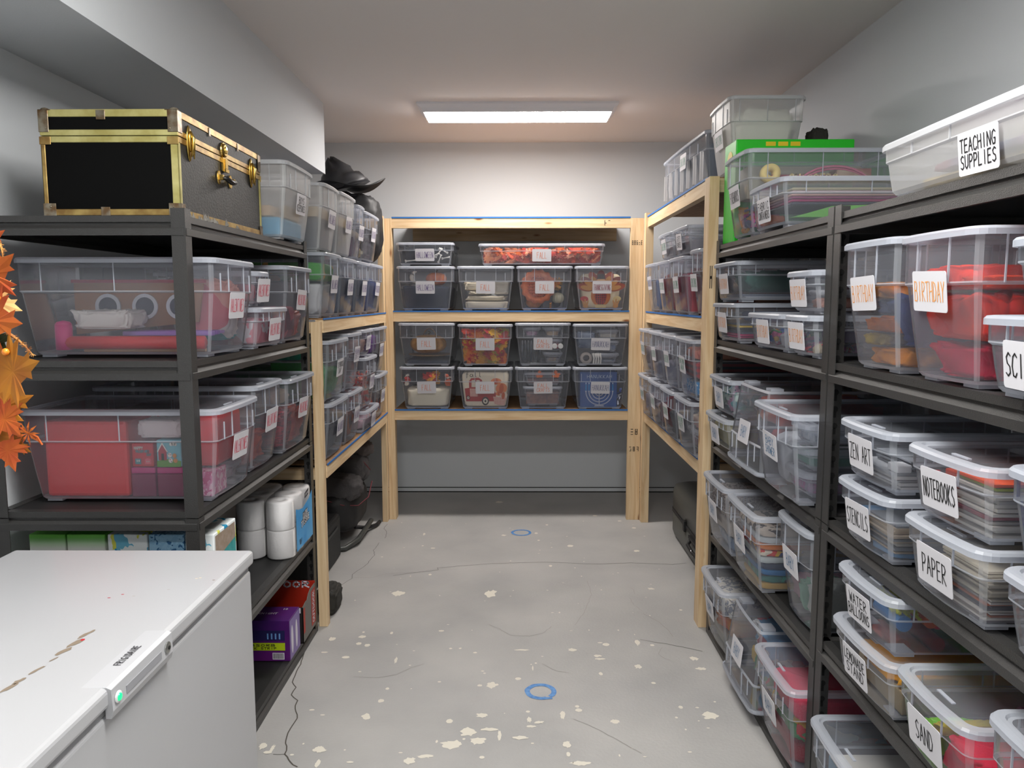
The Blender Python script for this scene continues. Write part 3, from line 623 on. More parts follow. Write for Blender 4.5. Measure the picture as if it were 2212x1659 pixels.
place(b, mb.build('crescent_ornament', mat('pale_plaster', 'C9C4BC', .7), None, True), 'pale crescent ornament', 'ornament')
b = BIN('B', -.412, -.018, D1, 1.748, .58, FB, 'FALL bin of cream linen, upper back shelf', 'FALL', 'o')
CLOTH(b, (0, 1, 0, .9, 0, .20), 'E8E0D0', 'flat folded cream linen', amp=.3, ex=.3, fs=2); CLOTH(b, (0, .98, .0, .9, .20, .36), 'E0D8C6', 'thick fold of cream linen', amp=.35, ex=.5, fs=4, fold=1)
CLOTH(b, (.10, .60, .02, .8, .36, .46), 'DAD1BE', 'rolled cream linen', amp=.42, ex=.6); CLOTH(b, (.02, .40, .1, .8, .47, .72), 'D5CCBA', 'bunched cream linen', amp=.42); CLOTH(b, (.62, 1, .08, .8, .37, .74), 'D9D4CA', 'pale linen bundle', amp=.4)
b = BIN('B', -.012, .376, D1, 1.748, .58, FB, 'FALL bin with a woven plate', 'FALL', 'o')
x0, x1, y0, y1, z0, z1 = ins(b, 0, 1, 0, 1, 0, 1)
t = thing('woven_plate', 'orange scalloped plate with a woven pattern inside the ' + b.ref, 'plate'); t.matrix_world = b.M @ Matrix.Translation((-.043, y0 + .036, .162)) @ Matrix.Rotation(PI / 2 - .05, 4, 'X')
mb = MB(); n = 64
mb.loft([[(r * (1 + (.05 * math.cos(14 * 2 * PI * k / n) if r > .09 else 0)) * math.cos(2 * PI * k / n), r * (1 + (.05 * math.cos(14 * 2 * PI * k / n) if r > .09 else 0)) * math.sin(2 * PI * k / n), z) for k in range(n)] for r, z in ((.01, -.006), (.11, -.006), (.115, .006), (.09, .010), (.075, .002), (.01, .002))])
mb.build('dish', mat('terracotta', 'C66B4C', .6, c2='DE8A66', scale=40), t, True)
mb = MB()
for k in range(7):
    s = -.06 + k * .02; h = math.sqrt(max(.0001, .072 ** 2 - s * s)); mb.tube([(s, -h, .006), (s, h, .006)], .004, 5); mb.tube([(-h, s, .008), (h, s, .008)], .004, 5)
mb.build('woven_strips', mat('terracotta_dark', 'B0563C', .6), t)
b.used += [(0, .68, 0, .13, .38, .98), (0, .45, 0, .3, 0, .37), (.70, .98, .0, .25, 0, .36)]
PUMPKIN(b, .26, .10, .055, .055, .038, 'B8703A', 'small bronze ribbed pumpkin', c2='CC8A50'); PUMPKIN(b, .83, .10, .085, .045, .036, 'CFCBB2', 'small pale pumpkin', c2='DCD8C4')
CARTON(b, (.46, .69, .06, .4, .02, .36), '2B3038', 'dark slate box'); BITS(b, (.62, 1, 0, .3, 0, .16), ['D8922E', 'E8B050', 'B86A1E'], 'dried corn husks', 40, .035, 'corn husks', 'corn_husks')
BITS(b, (.55, .9, .03, .3, .45, .85), ['C97F2A', '8A6A2A', 'E0A43C'], 'golden leaf spray', 34, .035, 'leaf spray', 'leaf_spray'); CLOTH(b, (.05, .95, .4, 1, 0, .75), '2E3A3C', 'dark green cloth', amp=.2)
b = BIN('B', .380, .754, D1, 1.748, .58, FB, 'THANKSGIVING bin on the back shelves', 'THANKSGIVING', 'm')
cu = CLOTH(b, (.05, .95, .09, .45, .01, .92), 'E4D8BE', 'cream cushion printed with a turkey', amp=.05, ex=.42, fs=2, cat='cushion', name='printed_cushion')
mb = MB(); yy = ins(b, 0, 1, .09, 1, 0, 1)[2] - .0012
for k in range(7):
    a = PI * (.08 + .84 * k / 6); ell(mb, .098 * math.cos(a) * 1.0, .135 + .085 * math.sin(a), .026, .052, yy, 1 + k % 2, rot=a - PI / 2)
    ell(mb, .09 * math.cos(a), .135 + .07 * math.sin(a), .016, .036, yy - .0006, 3, rot=a - PI / 2)
ell(mb, 0, .095, .062, .070, yy - .001, 4); ell(mb, 0, .095, .038, .062, yy - .0016, 5); ell(mb, 0, .20, .024, .026, yy - .002, 6); ply(mb, [(-.024, .212), (.024, .212), (.019, .246), (-.019, .246)], yy - .0026, 7); ply(mb, [(-.006, .198), (.010, .196), (.002, .186)], yy - .003, 8)
for s in (-1, 1):
    for q in (-1, 0, 1): ell(mb, s * .100 + q * .012, .046 + (.008 if q == 0 else 0), .006, .026, yy - .001, 3, rot=-q * .35)
    ell(mb, s * .100, .030, .018, .014, yy - .0012, 3); ell(mb, s * .105, .078, .026, .018, yy - .0008, 8 if s < 0 else 9)
ply(mb, [(-.035, .018), (.035, .018), (.035, .040), (-.035, .040)], yy - .003, 9)
picture(cu, 'printed_picture', mb, [mat('pr_cream', 'E4D8BE', .8), mat('pr_rust', '9C4A22', .8), mat('pr_maroon', '6E2A24', .8), mat('pr_tan', 'C99560', .8), mat('pr_orange', 'C97C34', .8), plaid('pr_plaid', '1E1416', 'B8332E', 22), mat('pr_face', 'E3B98C', .8), mat('pr_black', '1E1A1A', .8), mat('pr_red', 'B8352E', .8), mat('pr_beige', 'D9C79C', .8)], 'turkey with a fanned tail in a checked vest')
b = BIN('B', -.266, .590, 1.750, 1.897, .42, FB, 'long low FALL bin of leaves', 'FALL', 'o')
LEAVES(b, (0, 1, 0, 1, 0, 1), ['B0442E', 'D07048', 'E09A78', 'C2583A', 'D8A08A', '9E3A2A'], 'rust and peach silk leaves', 240, .085)
b = BIN('B', -.815, -.422, 1.072, 1.368, .58, FB, 'FALL bin with a pumpkin basket', 'FALL', 'o')
PUMPKIN(b, .47, .155, .141, .128, .066, 'DCAA6C', 'wide tan corduroy pumpkin', c2='B5834A')
x0, x1, y0, y1, z0, z1 = ins(b, 0, 1, 0, 1, 0, 1)
mb = MB(); mb.lathe([(.02, .0), (.10, .004), (.148, .016), (.150, .020), (.10, .010), (.02, .006)], 36, 0, None, (0, y0 + .165, .052)); place(b, mb.build('wicker_tray', mat('wicker', '8C6A44', .8, c2='B08A5C', scale=60), None, True), 'shallow wicker tray', 'tray')
mb = MB(); mb.tube([(-.045 + .045 * (1 - math.cos(PI * k / 10)), y0 + .16, .185 + .065 * math.sin(PI * k / 10)) for k in range(11)], .004, 6); place(b, mb.build('basket_handle', mat('wicker', '8C6A44'), None, True), 'arched wicker basket handle', 'basket handle')
b.used.append((0, 1, 0, 1, .14, 1)); CLOTH(b, (0, 1, 0, .9, 0, .10), '39414E', 'slate cloth', amp=.05, ex=.3)
b = BIN('B', -.412, -.028, 1.072, 1.360, .58, FB, 'tall FALL bin packed with bright leaves', 'FALL', 'o')
LEAVES(b, (0, 1, 0, 1, 0, .97), ['E0841E', 'D9A12E', 'B82E22', 'C8501E', '8E8A2A', 'E8B83C', '9C1E1E'], 'orange yellow and red silk leaves', 210, .085)
b = BIN('B', -.022, .366, 1.072, 1.368, .58, FB, 'upper FALL CRAFTS bin', 'FALL/CRAFTS', 'o')
INNER(b, .02, .46, .02, .5, .70, .97, 'small box of beads', ('8A4A7A', .6, 'D8B8C8')); INNER(b, .50, .96, .02, .5, .70, .97, 'small box of craft sticks', ('A08060', .6, 'D8C0A0')); INNER(b, .5, .98, .02, .5, .34, .66, 'small box of red yarn', ('C05060', .7, 'D8A0A0')); INNER(b, .5, .98, .02, .5, .01, .31, 'small box of wooden beads', ('5E6470', .5, 'A08A74'))
for k in range(7):
    x0, x1, y0, y1, z0, z1 = ins(b, 0, 1, 0, 1, 0, 1); x = x0 + .006 + k * .0195
    place(b, MB().tube([(x, y0 + .012, z0 + .01), (x - .002 + k * .001, y0 + .016, z0 + .16)], .008, 8).build('charcoal_stick', mat('charcoal', '24262C', .35, c2='4A4E58', scale=40), None, True), 'black craft stick', 'craft stick', 'black craft sticks in the upper FALL CRAFTS bin')
for k in range(3):
    x0, x1, y0, y1, z0, z1 = ins(b, 0, 1, 0, 1, 0, 1); M = Matrix.Translation((x1 - .022 - k * .040, y0 + .004, .135)) @ Matrix.Rotation(PI / 2, 4, 'X')
    place(b, MB().lathe([(.016, 0), (.018, .003), (.018, .010), (.016, .012)], 16, 0, M).build('white_jar', mat('white_plastic', 'E6E4E0', .4), None), 'white round jar', 'jar', 'white jars in the upper FALL CRAFTS bin')
b = BIN('B', .370, .754, 1.072, 1.362, .58, FB, 'upper HANUKKAH bin on back shelves', 'HANUKKAH', 'n')
INNER(b, .42, .98, .02, .5, .66, .93, 'small box of white ribbon', ('CFCABC', .8, 'E4E0D4')); INNER(b, .46, .98, .02, .5, .32, .63, 'small box of blue beads', ('8A98B4', .6, 'B8C0CC')); INNER(b, .46, .98, .02, .5, .01, .29, 'small box with a white toy', ('6A7890', .3, 'C8CCD2'))
x0, x1, y0, y1, z0, z1 = ins(b, 0, 1, 0, 1, 0, 1)
M = Matrix.Translation((x0 + .050, y0 + .004, .052)) @ Matrix.Rotation(-PI / 2, 4, 'X')
mb = MB(); mb.lathe([(.022, 0), (.040, 0), (.040, .05), (.022, .05), (.022, 0)], 28, 0, M); place(b, mb.build('ribbon_roll', mat('grey_ribbon', 'B9AFA8', .6, c2='8F8680', scale=5), None, True), 'grey roll of ribbon', 'ribbon roll')
for k in range(4):
    x = x0 + .10 + k * .016; mb = MB().tube([(x, y0 + .012, z0), (x + .004, y0 + .012, .05), (x - .004, y0 + .012, .085)], [.007, .005, .009], 7); place(b, mb.build('paper_twist', mat('white_paper', 'DEDBD6', .8), None, True), 'twisted white paper decoration', 'paper decoration', 'white paper twists in the HANUKKAH bin')
CLOTH(b, (0, .42, .0, .4, .42, .9), '5A6478', 'blue grey wrapped bundle', c2='9AA2B0', amp=.3)
b = BIN('B', -.812, -.428, D0, 1.070, .58, FB, 'FALL bin with a cream blanket', 'FALL', 'o')
CLOTH(b, (.0, 1, 0, .9, 0, .52), 'E8E2D2', 'rolled cream blanket', amp=.15, ex=.35, fs=2); LEAVES(b, (.4, .75, 0, .3, .6, .95), ['B8442A', 'D9A12E', '9C2E22'], 'small spray of red leaves', 12, .07); CARTON(b, (.0, 1, .25, .8, .55, .9), '2C2E34', 'dark box'); BITS(b, (.0, .12, 0, .2, .55, .95), ['B8402A', 'E4DCD0'], 'red and white ornaments', 12, .025, 'ornaments', 'small_ornaments'); BITS(b, (.86, 1, 0, .2, .55, .95), ['D06A2A', 'E4DCD0'], 'orange ornaments', 12, .025, 'ornaments', 'small_ornaments')
b = BIN('B', -.416, -.028, D0, 1.066, .58, FB, 'FALL bin with a red truck cushion', 'FALL', 'o')
cu = CLOTH(b, (0, 1, .05, .45, 0, .97), 'E6DDCB', 'cream cushion printed with a red truck', amp=.05, ex=.28, fs=2, cat='cushion', name='printed_cushion')
mb = MB(); yy = ins(b, 0, 1, .05, 1, 0, 1)[2] - .0012
ply(mb, [(-.128, .05), (.062, .05), (.07, .10), (.05, .135), (-.01, .145), (-.02, .20), (-.04, .215), (-.085, .212), (-.098, .19), (-.10, .145), (-.128, .14)], yy, 1)
ply(mb, [(-.085, .15), (-.06, .15), (-.06, .2), (-.082, .198)], yy - .0006, 2); ply(mb, [(-.054, .15), (-.026, .15), (-.034, .198), (-.054, .2)], yy - .0006, 2)
ply(mb, [(-.098, .085), (-.05, .085), (-.05, .14), (-.098, .14)], yy - .0006, 5)
for cx, cz, r in ((-.0, .052, .030), (-.112, .075, .015)): ell(mb, cx, cz, r * .8, r, yy - .001, 3); ell(mb, cx, cz, r * .5, r * .62, yy - .0016, 0); ell(mb, cx, cz, r * .22, r * .3, yy - .002, 3)
for cx, cz, rx, rz, c in ((.10, .14, .035, .038, 4), (.115, .09, .028, .026, 2), (.065, .19, .032, .022, 4), (.085, .105, .018, .016, 4)): ell(mb, cx, cz, rx, rz, yy - .0008, c); ell(mb, cx, cz, rx * .4, rz * .95, yy - .0012, 6)
ply(mb, [(.06, .03), (.13, .02), (.135, .075), (.05, .085)], yy - .001, 5)
lettering(mb, ['fall'], -.07, .238, .10, .034, .003, yy - .001, 3)
picture(cu, 'printed_picture', mb, [mat('pr_cream2', 'E4DCCB', .8), mat('pr_truck', 'A32E28', .8), mat('pr_window', 'D8CFC0', .8), mat('pr_black', '1E1A1A', .8), mat('pr_peach', 'D88A66', .8), plaid('pr_gingham', 'E8DCD0', 'B04038', 40), mat('pr_stripe', 'B8603E', .8)], 'red pickup truck with peach pumpkins')
b = BIN('B', -.022, .370, D0, 1.068, .58, FB, 'lower FALL CRAFTS bin', 'FALL/CRAFTS', 'o')
t = INNER(b, .03, .97, .02, .6, .02, .55, 'wide box of brown leaves', ('6A4034', .7, 'A07058')); t = INNER(b, .05, .97, .02, .6, .58, .93, 'wide box with orange leaf shapes', ('5E4A4E', .5, '9A6A60'))
for u in (.42, .80):
    x0, x1, y0, y1, z0, z1 = ins(b, 0, 1, 0, 1, 0, 1); mb = MB(); v, f = leafverts(Matrix.Translation((x0 + (x1 - x0) * u, y0 + .004, .235)) @ Matrix.Rotation(PI / 2, 4, 'X'), .062, .02); mb.add(v, f); place(b, mb.build('felt_leaf', mat('felt_orange', 'D86A2C', .9)), 'orange felt leaf', 'felt leaf', 'orange felt leaves in the lower FALL CRAFTS bin')
b = BIN('B', .372, .754, D0, 1.067, .58, FB, 'lower HANUKKAH bin with a candelabra bag', 'HANUKKAH', 'n')
cu = CARTON(b, (.03, .93, .03, .4, 0, .95), '2B4C86', 'blue bag with a candelabra print', cat='gift bag', name='printed_bag', c2='325694')
mb = MB(); yy = ins(b, 0, 1, .03, 1, 0, 1)[2] - .0012
def arc(cx, cz, r, wd, m):
    for k in range(16):
        a0, a1 = PI + PI * k / 16, PI + PI * (k + 1) / 16
        mb.add([(cx + r * math.cos(a0), yy, cz + r * math.sin(a0)), (cx + r * math.cos(a1), yy, cz + r * math.sin(a1)), (cx + (r + wd) * math.cos(a1), yy, cz + (r + wd) * math.sin(a1)), (cx + (r + wd) * math.cos(a0), yy, cz + (r + wd) * math.sin(a0))], [(0, 1, 2, 3)], m)
for k in range(4):
    r = .026 + .021 * k; arc(0, .118, r, .006, 0)
    for s in (-1, 1): ply(mb, [(s * (r + .003) - .006, .118), (s * (r + .003) + .006, .118), (s * (r + .003) + .006, .124), (s * (r + .003) - .006, .124)], yy, 0); ply(mb, [(s * (r + .003) - .003, .126), (s * (r + .003) + .003, .126), (s * (r + .003) + .003, .168), (s * (r + .003) - .003, .168)], yy, 1); ell(mb, s * (r + .003), .175, .003, .006, yy, 2)
ply(mb, [(-.003, .018), (.003, .018), (.003, .135), (-.003, .135)], yy, 0); ply(mb, [(-.035, .016), (.035, .016), (.03, .023), (-.03, .023)], yy, 0)
for s in (-1, 1): ply(mb, [(-.014, .112 + s * -.006), (.014, .112 + s * -.006), (0, .112 + s * .016)], yy - .0008 * (2 + s), 2)
lettering(mb, ['HANUKKAH'], 0, .222, .17, .022, .002, yy, 2)
picture(cu, 'printed_picture', mb, [mat('pr_silver', 'B8BCC8', .5), mat('pr_candle', '4E9AD0', .6), mat('pr_pale', 'D8E4F0', .6)], 'silver candelabra with blue candles'); BITS(b, (.93, 1, 0, .3, .05, .6), ['C8CCD8', '4A5A9A'], 'silver and blue ornaments', 10, .02, 'ornaments', 'small_ornaments')
# ================================================================ right, near steel shelving
FN = .835
b = BIN('R', .93, 1.90, 1.757, 1.885, .42, .862, 'frosted TEACHING SUPPLIES bin on the top shelf', 'TEACHING/SUPPLIES', 'k', 'frost', lx=-.075, word='long low', lz=.335)
CLOTH(b, (.02, .98, .05, .9, 0, .30), 'C8B48A', 'yellow papers', amp=.2, ex=.4); CLOTH(b, (.1, .9, .02, .5, .3, .55), '8A93A4', 'blue and red folders', c2='B08A8E', amp=.3, ex=.4)
b = BIN('R', 1.726, 2.02, 1.349, 1.663, .44, FN, 'BIRTHDAY bin beside the black double post', 'BIRTHDAY', 'y', lz=.595)
CLOTH(b, (.0, 1, 0, 1, 0, .17), 'C97F4A', 'orange crepe cloth', c2='D89A5A', amp=.3, fs=6); CLOTH(b, (0, .55, .0, .4, .17, .28), 'C8B04A', 'yellow streamer', c2='3A4468', amp=.4, fs=5); CLOTH(b, (0, .75, .0, 1, .28, .44), 'D8843C', 'golden orange cloth', c2='C87838', amp=.4, fs=5); CLOTH(b, (.56, 1, .0, 1, .17, .66), '2E3A66', 'navy blue cloth', c2='3A4878', amp=.4, fs=4); CLOTH(b, (.1, .55, .03, 1, .44, .58), '34406A', 'navy blue streamer', c2='5A6488', amp=.4); CLOTH(b, (.05, .55, .0, 1, .58, .74), 'D9883E', 'crumpled orange cloth', c2='C8B040', amp=.5, fs=5)
b = BIN('R', 1.42, 1.722, 1.349, 1.658, .44, FN, 'BIRTHDAY bin full of red tissue', 'BIRTHDAY', 'y', lz=.61)
CLOTH(b, (0, 1, 0, 1, 0, .28), 'C83A52', 'crimson tissue', amp=.4, fs=4, ex=.35, c2='D04A60'); CLOTH(b, (0, 1, .0, 1, .28, .66), 'F0553E', 'coral red tissue', amp=.4, fs=4, ex=.35, c2='E06450'); CLOTH(b, (.0, .62, .0, .9, .66, .86), 'EE5A40', 'bright coral tissue peak', amp=.3, fs=4); CLOTH(b, (.63, .98, .0, .5, .66, .76), 'E8603E', 'orange tissue fold', amp=.3)
CLOTH(b, (.63, 1, .5, 1, .66, .9), 'B8AC98', 'beige tissue', amp=.3)
b = BIN('R', 1.105, 1.412, 1.349, 1.495, .44, FN, 'SCIENCE bin', 'SCIENCE', 'k', lz=.42)
CLOTH(b, (0, 1, .1, 1, 0, .75), '3A4048', 'dark grey box', amp=.15); BITS(b, (0, .3, 0, .2, .1, .7), ['B8902E', 'A03040', '2E6A3A', '1E2228'], 'gold chain and coloured parts', 40, .014, 'small parts', 'science_parts')
b = BIN('R', 1.07, 1.36, 1.497, 1.628, .42, .845, 'bin stacked on the SCIENCE bin', 'SLIME', 'k', lz=.5)
BITS(b, (0, .5, 0, .4, 0, .5), ['2E7A9A', '3E5AA8', 'C8D0D4'], 'blue loops and cords', 30, .02, 'cords', 'loose_cords'); CLOTH(b, (.2, 1, .2, 1, 0, .5), 'B8BCC0', 'pale grey packet', amp=.2)
b = BIN('R', 1.70, 1.99, 1.071, 1.222, .44, FN, 'ZEN ART bin', 'ZEN ART', 'k', lz=.52)
SHEETS(b, (.05, .98, 0, .9, .0, .35), ['C9C9CC', 'B4B6BA', 'D4D2D0'], 'white drawing pads', 5); SHEETS(b, (.2, 1, .1, .9, .36, .6), ['7A7E84', '9A9EA4', '5A5E64'], 'grey papers', 6); CARTON(b, (.78, 1, 0, .12, .12, .52), 'D6D6D8', 'white ink box')
b = BIN('R', 1.70, 1.99, .905, 1.069, .44, FN, 'STENCILS bin', 'STENCILS', 'k', lz=.5)
SHEETS(b, (.3, 1, .0, .9, .12, .66), ['C4B6A4', 'A89C90', '8A8E94', 'D8D4CC'], 'stencil sheets', 9); CLOTH(b, (.4, 1, .0, .7, 0, .14), '7FA3C8', 'blue folded sheet', amp=.2); CARTON(b, (.0, .22, .02, .3, .02, .6), '6E9CC8', 'blue and white card', c2='D8D8D8')
b = BIN('R', 1.345, 1.645, 1.069, 1.22, .44, FN, 'NOTEBOOKS bin', 'NOTEBOOKS', 'k', lz=.50)
SHEETS(b, (.42, 1, .0, .95, .0, .80), ['D8D4CC', 'B8B4B0', '8A3A44', '44484E', 'C8C4BC', 'E0DCD4'], 'notebooks', 11, 'notebooks', 'notebook_stack'); SHEETS(b, (.1, 1, .0, .9, .0, .08), ['D8823C', 'C87030'], 'orange folders', 2); SHEETS(b, (.45, 1, .02, .9, .80, .93), ['D0622C', '9AA832'], 'orange and lime notebooks', 2, 'notebooks', 'notebook_stack'); CARTON(b, (.22, .4, .02, .9, .1, .85), 'A84A3C', 'brick red notebook', cat='notebook', name='notebook'); BITS(b, (0, .16, 0, .1, .05, .8), ['9A9CA8', 'B04048', 'D8D4D0'], 'pens and markers', 20, .018, 'pens', 'loose_pens')
b = BIN('R', 1.345, 1.645, .905, 1.067, .44, FN, 'PAPER bin', 'PAPER', 'k', lz=.5)
SHEETS(b, (.3, 1, 0, .95, .36, .82), ['D8D0C0', 'C8C0B0', 'B8B2A6'], 'cream paper', 10); SHEETS(b, (.15, 1, 0, .95, .0, .35), ['C8C4C0', '4A4A52', 'B86A4A', '6E6A70', 'D8D4CE'], 'coloured card', 9)
b = BIN('R', 1.04, 1.32, 1.062, 1.24, .44, .84, 'bin of blue things above the paper level', None)
CLOTH(b, (.1, 1, 0, .8, 0, .35), '3E9ABE', 'turquoise cloth', amp=.15); CARTON(b, (.15, 1, .02, .7, .38, .8), '3A4CA0', 'blue card')
b = BIN('R', 1.03, 1.315, .905, 1.060, .44, .84, 'bin of scrap paper beside the PAPER bin', None)
SHEETS(b, (.1, 1, 0, .8, 0, .7), ['D8D0C0', 'E07A3C', 'C8C4BC', 'A05A4A'], 'mixed scrap paper', 8)
b = BIN('R', 1.665, 1.965, .698, .846, .44, FN, 'WATER BALLOONS bin', 'WATER/BALLOONS', 'k', lz=.5)
b.used += [(.3, 1, 0, 1, 0, .45), (0, 1, 0, .55, .45, 1)]; x0, x1, y0, y1, z0, z1 = ins(b, 0, 1, 0, 1, 0, 1)
for k, (dx, dy, dz, c, d) in enumerate(((.01, .02, .05, '3E6EA0', 'blue'), (-.05, .05, .025, 'D0503C', 'red'), (-.02, .10, .045, 'D86A3C', 'orange'), (-.06, .14, .025, 'C83C50', 'pink'), (-.05, .21, .03, '2E8A3A', 'green'))):
    M = Matrix.Translation((x1 - .05 + dx, y0 + dy + .02, z0 + dz)) @ Matrix.Rotation(-PI / 2, 4, 'Y')
    place(b, MB().lathe([(.012, 0), (.019, 0), (.019, .12), (.016, .12), (.016, .01)], 18, 0, M).build('plastic_tube', mat('cap_' + c, c, .4), None), d + ' plastic filling cap', 'plastic cap')
for k, (u, v, c, d) in enumerate(((.35, .0, 'B8BC4A', 'yellow green'), (.42, .62, '1E9A3A', 'green'), (.0, .30, '5A8AB8', 'blue'))):
    mb = MB(); r = random.Random(k)
    for i in range(26):
        a = Vector((x0 + (x1 - x0) * u * .6 + r.uniform(0, .03), y0 + .02 + v * .3 + r.uniform(0, .06), z1 - .012 - r.uniform(0, .02))); e = a + Vector((.09 + r.uniform(-.02, .02), r.uniform(-.01, .02), -.018 + r.uniform(-.01, .01)))
        mb.tube([a, (a + e) / 2, e], [.0014, .0014, .005], 5)
    o = mb.build('balloon_bunch', mat('balloon_' + c, c, .5), None); place(b, o, d + ' bunch of unfilled water balloons', 'balloons')
CLOTH(b, (.3, 1, .62, .95, .5, .85), '3A5A7A', 'dark blue packet', amp=.3) if False else None
b = BIN('R', 1.655, 1.985, .549, .697, .44, FN, 'LEMONADE STAND bin', 'LEMONADE/STAND', 'k', lz=.48)
CLOTH(b, (.15, 1, .02, .9, .52, .9), 'F2B41E', 'bright yellow cloth', amp=.3, fs=5); CARTON(b, (.1, 1, .05, .9, 0, .5), 'A89A80', 'tan box')
b = BIN('R', 1.35, 1.64, .549, .722, .44, FN, 'SAND bin', 'SAND', 'k', lz=.48)
CLOTH(b, (.45, 1, 0, .5, 0, .55), 'D8485A', 'pink red sand toy', amp=.3, fs=2.5, cat='sand toy', name='sand_toy'); CLOTH(b, (.0, .35, 0, .4, 0, .4), '8AC85A', 'lime sand toy', amp=.3, cat='sand toy', name='sand_toy'); CLOTH(b, (.3, .6, .0, .4, .35, .6), 'C8B85A', 'yellow sand toy', amp=.4, cat='sand toy', name='sand_toy'); CLOTH(b, (.6, 1, .3, .9, .5, .85), '9A93A0', 'grey scoop', amp=.4, cat='sand toy', name='sand_toy'); CLOTH(b, (.2, .7, .4, .9, .4, .8), '8A5A78', 'purple mould', amp=.4, cat='sand toy', name='sand_toy'); CLOTH(b, (.6, 1, .55, .95, 0, .4), '3A5AA8', 'blue mould', amp=.3, cat='sand toy', name='sand_toy')
b = BIN('R', 1.03, 1.325, .549, .79, .44, .84, 'bin beside the SAND bin', None)
CLOTH(b, (0, 1, 0, .9, 0, .5), 'A8A48E', 'khaki grey cloth', amp=.1)
b = BIN('R', 1.71, 2.106, .058, .338, .58, .835, 'bin with a book under the lowest near shelf', None)
CARTON(b, (.0, 1, .0, .95, 0, .70), '7A9CB4', 'blue box'); SHEETS(b, (.1, .95, .02, .6, .72, .76), ['D6D2CA'], 'cream workbook', 1, 'workbook', 'workbook')
b = BIN('R', 1.30, 1.705, .058, .338, .58, .84, 'bin beside the lowest blue bin', None); CLOTH(b, (0, 1, 0, .9, 0, .7), 'A8B0B4', 'pale grey cloth', amp=.1)
# ================================================================ right, far steel shelving
b = BIN('R', 2.885, 3.215, 1.757, 2.075, .56, .84, 'FIREWORKS bin on the top shelf', 'FIREWORKS', 'k', lz=.5)
BITS(b, (0, .9, 0, .3, 0, .5), ['C03A5A', 'D8A848', '5A6A8A', 'C8C4C0', 'D85AA8', '3E8A5A'], 'sparklers and fireworks', 70, .035, 'fireworks', 'loose_fireworks'); x0, x1, y0, y1, z0, z1 = ins(b, 0, 1, 0, 1, 0, 1)
t = CARTON(b, (.55, .90, .14, .66, .60, .78), '7A3440', 'maroon carton', c2='8A4450'); mb = MB(); lettering(mb, ['SNAPPERS'], 0, 0, .18, .04, .006, 0, put=lambda x, z: (x0 + (x1 - x0) * .90 + .0012, (y0 + .22) + x, .212 + z)); o = mb.build('lettering', mat('tan_ink', 'D8C488', .6), t)
mb = MB(); mb.tube([(x1 - .02, y0 + .16 + .14 * (1 - math.cos(PI * k / 12)), .175 + .085 * math.sin(PI * k / 12)) for k in range(13)], .005, 6); mb.tube([(x1 - .024, y0 + .17 + .135 * (1 - math.cos(PI * k / 12)), .175 + .076 * math.sin(PI * k / 12)) for k in range(13)], .004, 6)
place(b, mb.build('coiled_tube', mat('rose_tube', 'B8607A', .3), None, True), 'rose pink hoop of tubing', 'tubing')
M = Matrix.Translation((x1 - .03, y0 + .06, .235)) @ Matrix.Rotation(PI / 2, 4, 'Y')
place(b, MB().lathe([(.012, -.02), (.034, -.02), (.036, .0), (.034, .02), (.012, .02), (.012, -.02)], 22, 0, M).build('yellow_spool', mat('pale_yellow', 'E0C878', .6), None, True), 'pale yellow spool', 'spool')
CARTON(b, (.05, .5, .0, .95, .50, .94), 'B4B4A6', 'pale grey green carton'); CARTON(b, (.55, .9, .67, .95, .55, .86), 'CFC6B0', 'cream carton', c2='8A5A50')
b = BIN('R', 2.50, 2.872, 1.757, 1.915, .58, .84, 'FABRIC CONTAINERS bin on the top shelf', 'FABRIC/CONTAINERS', 'k', lz=.42)
for k, (c, d) in enumerate((('4A4A5A', 'charcoal'), ('A83A6A', 'magenta'), ('8A4A6A', 'plum'), ('C8A8A0', 'dusty pink'), ('B8A8A8', 'pale mauve'), ('D8D0B0', 'cream'))):
    CARTON(b, (.02, 1, .02, .95, .47 + k * .078, .54 + k * .078), c, d + ' flat fabric bin', name='folded_fabric_bin', cat='folded fabric bin', bevel=.004)
b.used.append((.6, 1, 0, 1, 0, .32)); CARTON(b, (.0, .55, .05, .9, 0, .12), '3A3A48', 'dark flat fabric bin', name='folded_fabric_bin', cat='folded fabric bin')
mb = MB(); x0, x1, y0, y1, z0, z1 = ins(b, 0, 1, 0, 1, 0, 1)
mb.add([(x1 - .004, y0 + .02, .030), (x1 - .004, y0 + .50, .030), (x1 - .002, y0 + .30, .070), (x1 - .002, y0 + .14, .064), (x1 - .06, y0 + .02, .032), (x1 - .06, y0 + .50, .032), (x1 - .06, y0 + .30, .070), (x1 - .06, y0 + .14, .064)], [(0, 1, 2, 3), (4, 7, 6, 5), (0, 3, 7, 4), (3, 2, 6, 7), (2, 1, 5, 6), (0, 4, 5, 1)])
place(b, mb.build('lime_cloth', mat('lime', '7ED058', .7), None), 'lime green folded cloth', 'cloth')
CLOTH(b, (0, .5, 0, .1, .1, .35), 'C8743C', 'orange cloth edge', amp=.3)
GF = .842
b = BIN('R', 2.995, 3.362, 1.511, 1.673, .56, GF, 'upper BIRTHDAY bin with dark green fabric', 'BIRTHDAY', 'y', lz=.46)
CLOTH(b, (.2, 1, .05, .9, .22, .95), '3E6A5E', 'dark green fabric', c2='2E5248', amp=.4, fs=5); SHEETS(b, (.02, 1, 0, .9, 0, .16), ['5A6070', 'C8CAD0', '8A90A0'], 'grey cards', 4)
mb = MB(); x0, x1, y0, y1, z0, z1 = ins(b, 0, 1, 0, 1, 0, 1)
for (ya, yb, za, zb) in ((.30, .36, .02, .085), (.20, .30, .06, .105), (.19, .22, .01, .07), (.33, .35, .06, .11)): mb.box(x1 - .006, x1 - .001, y0 + ya, y0 + yb, za, zb)
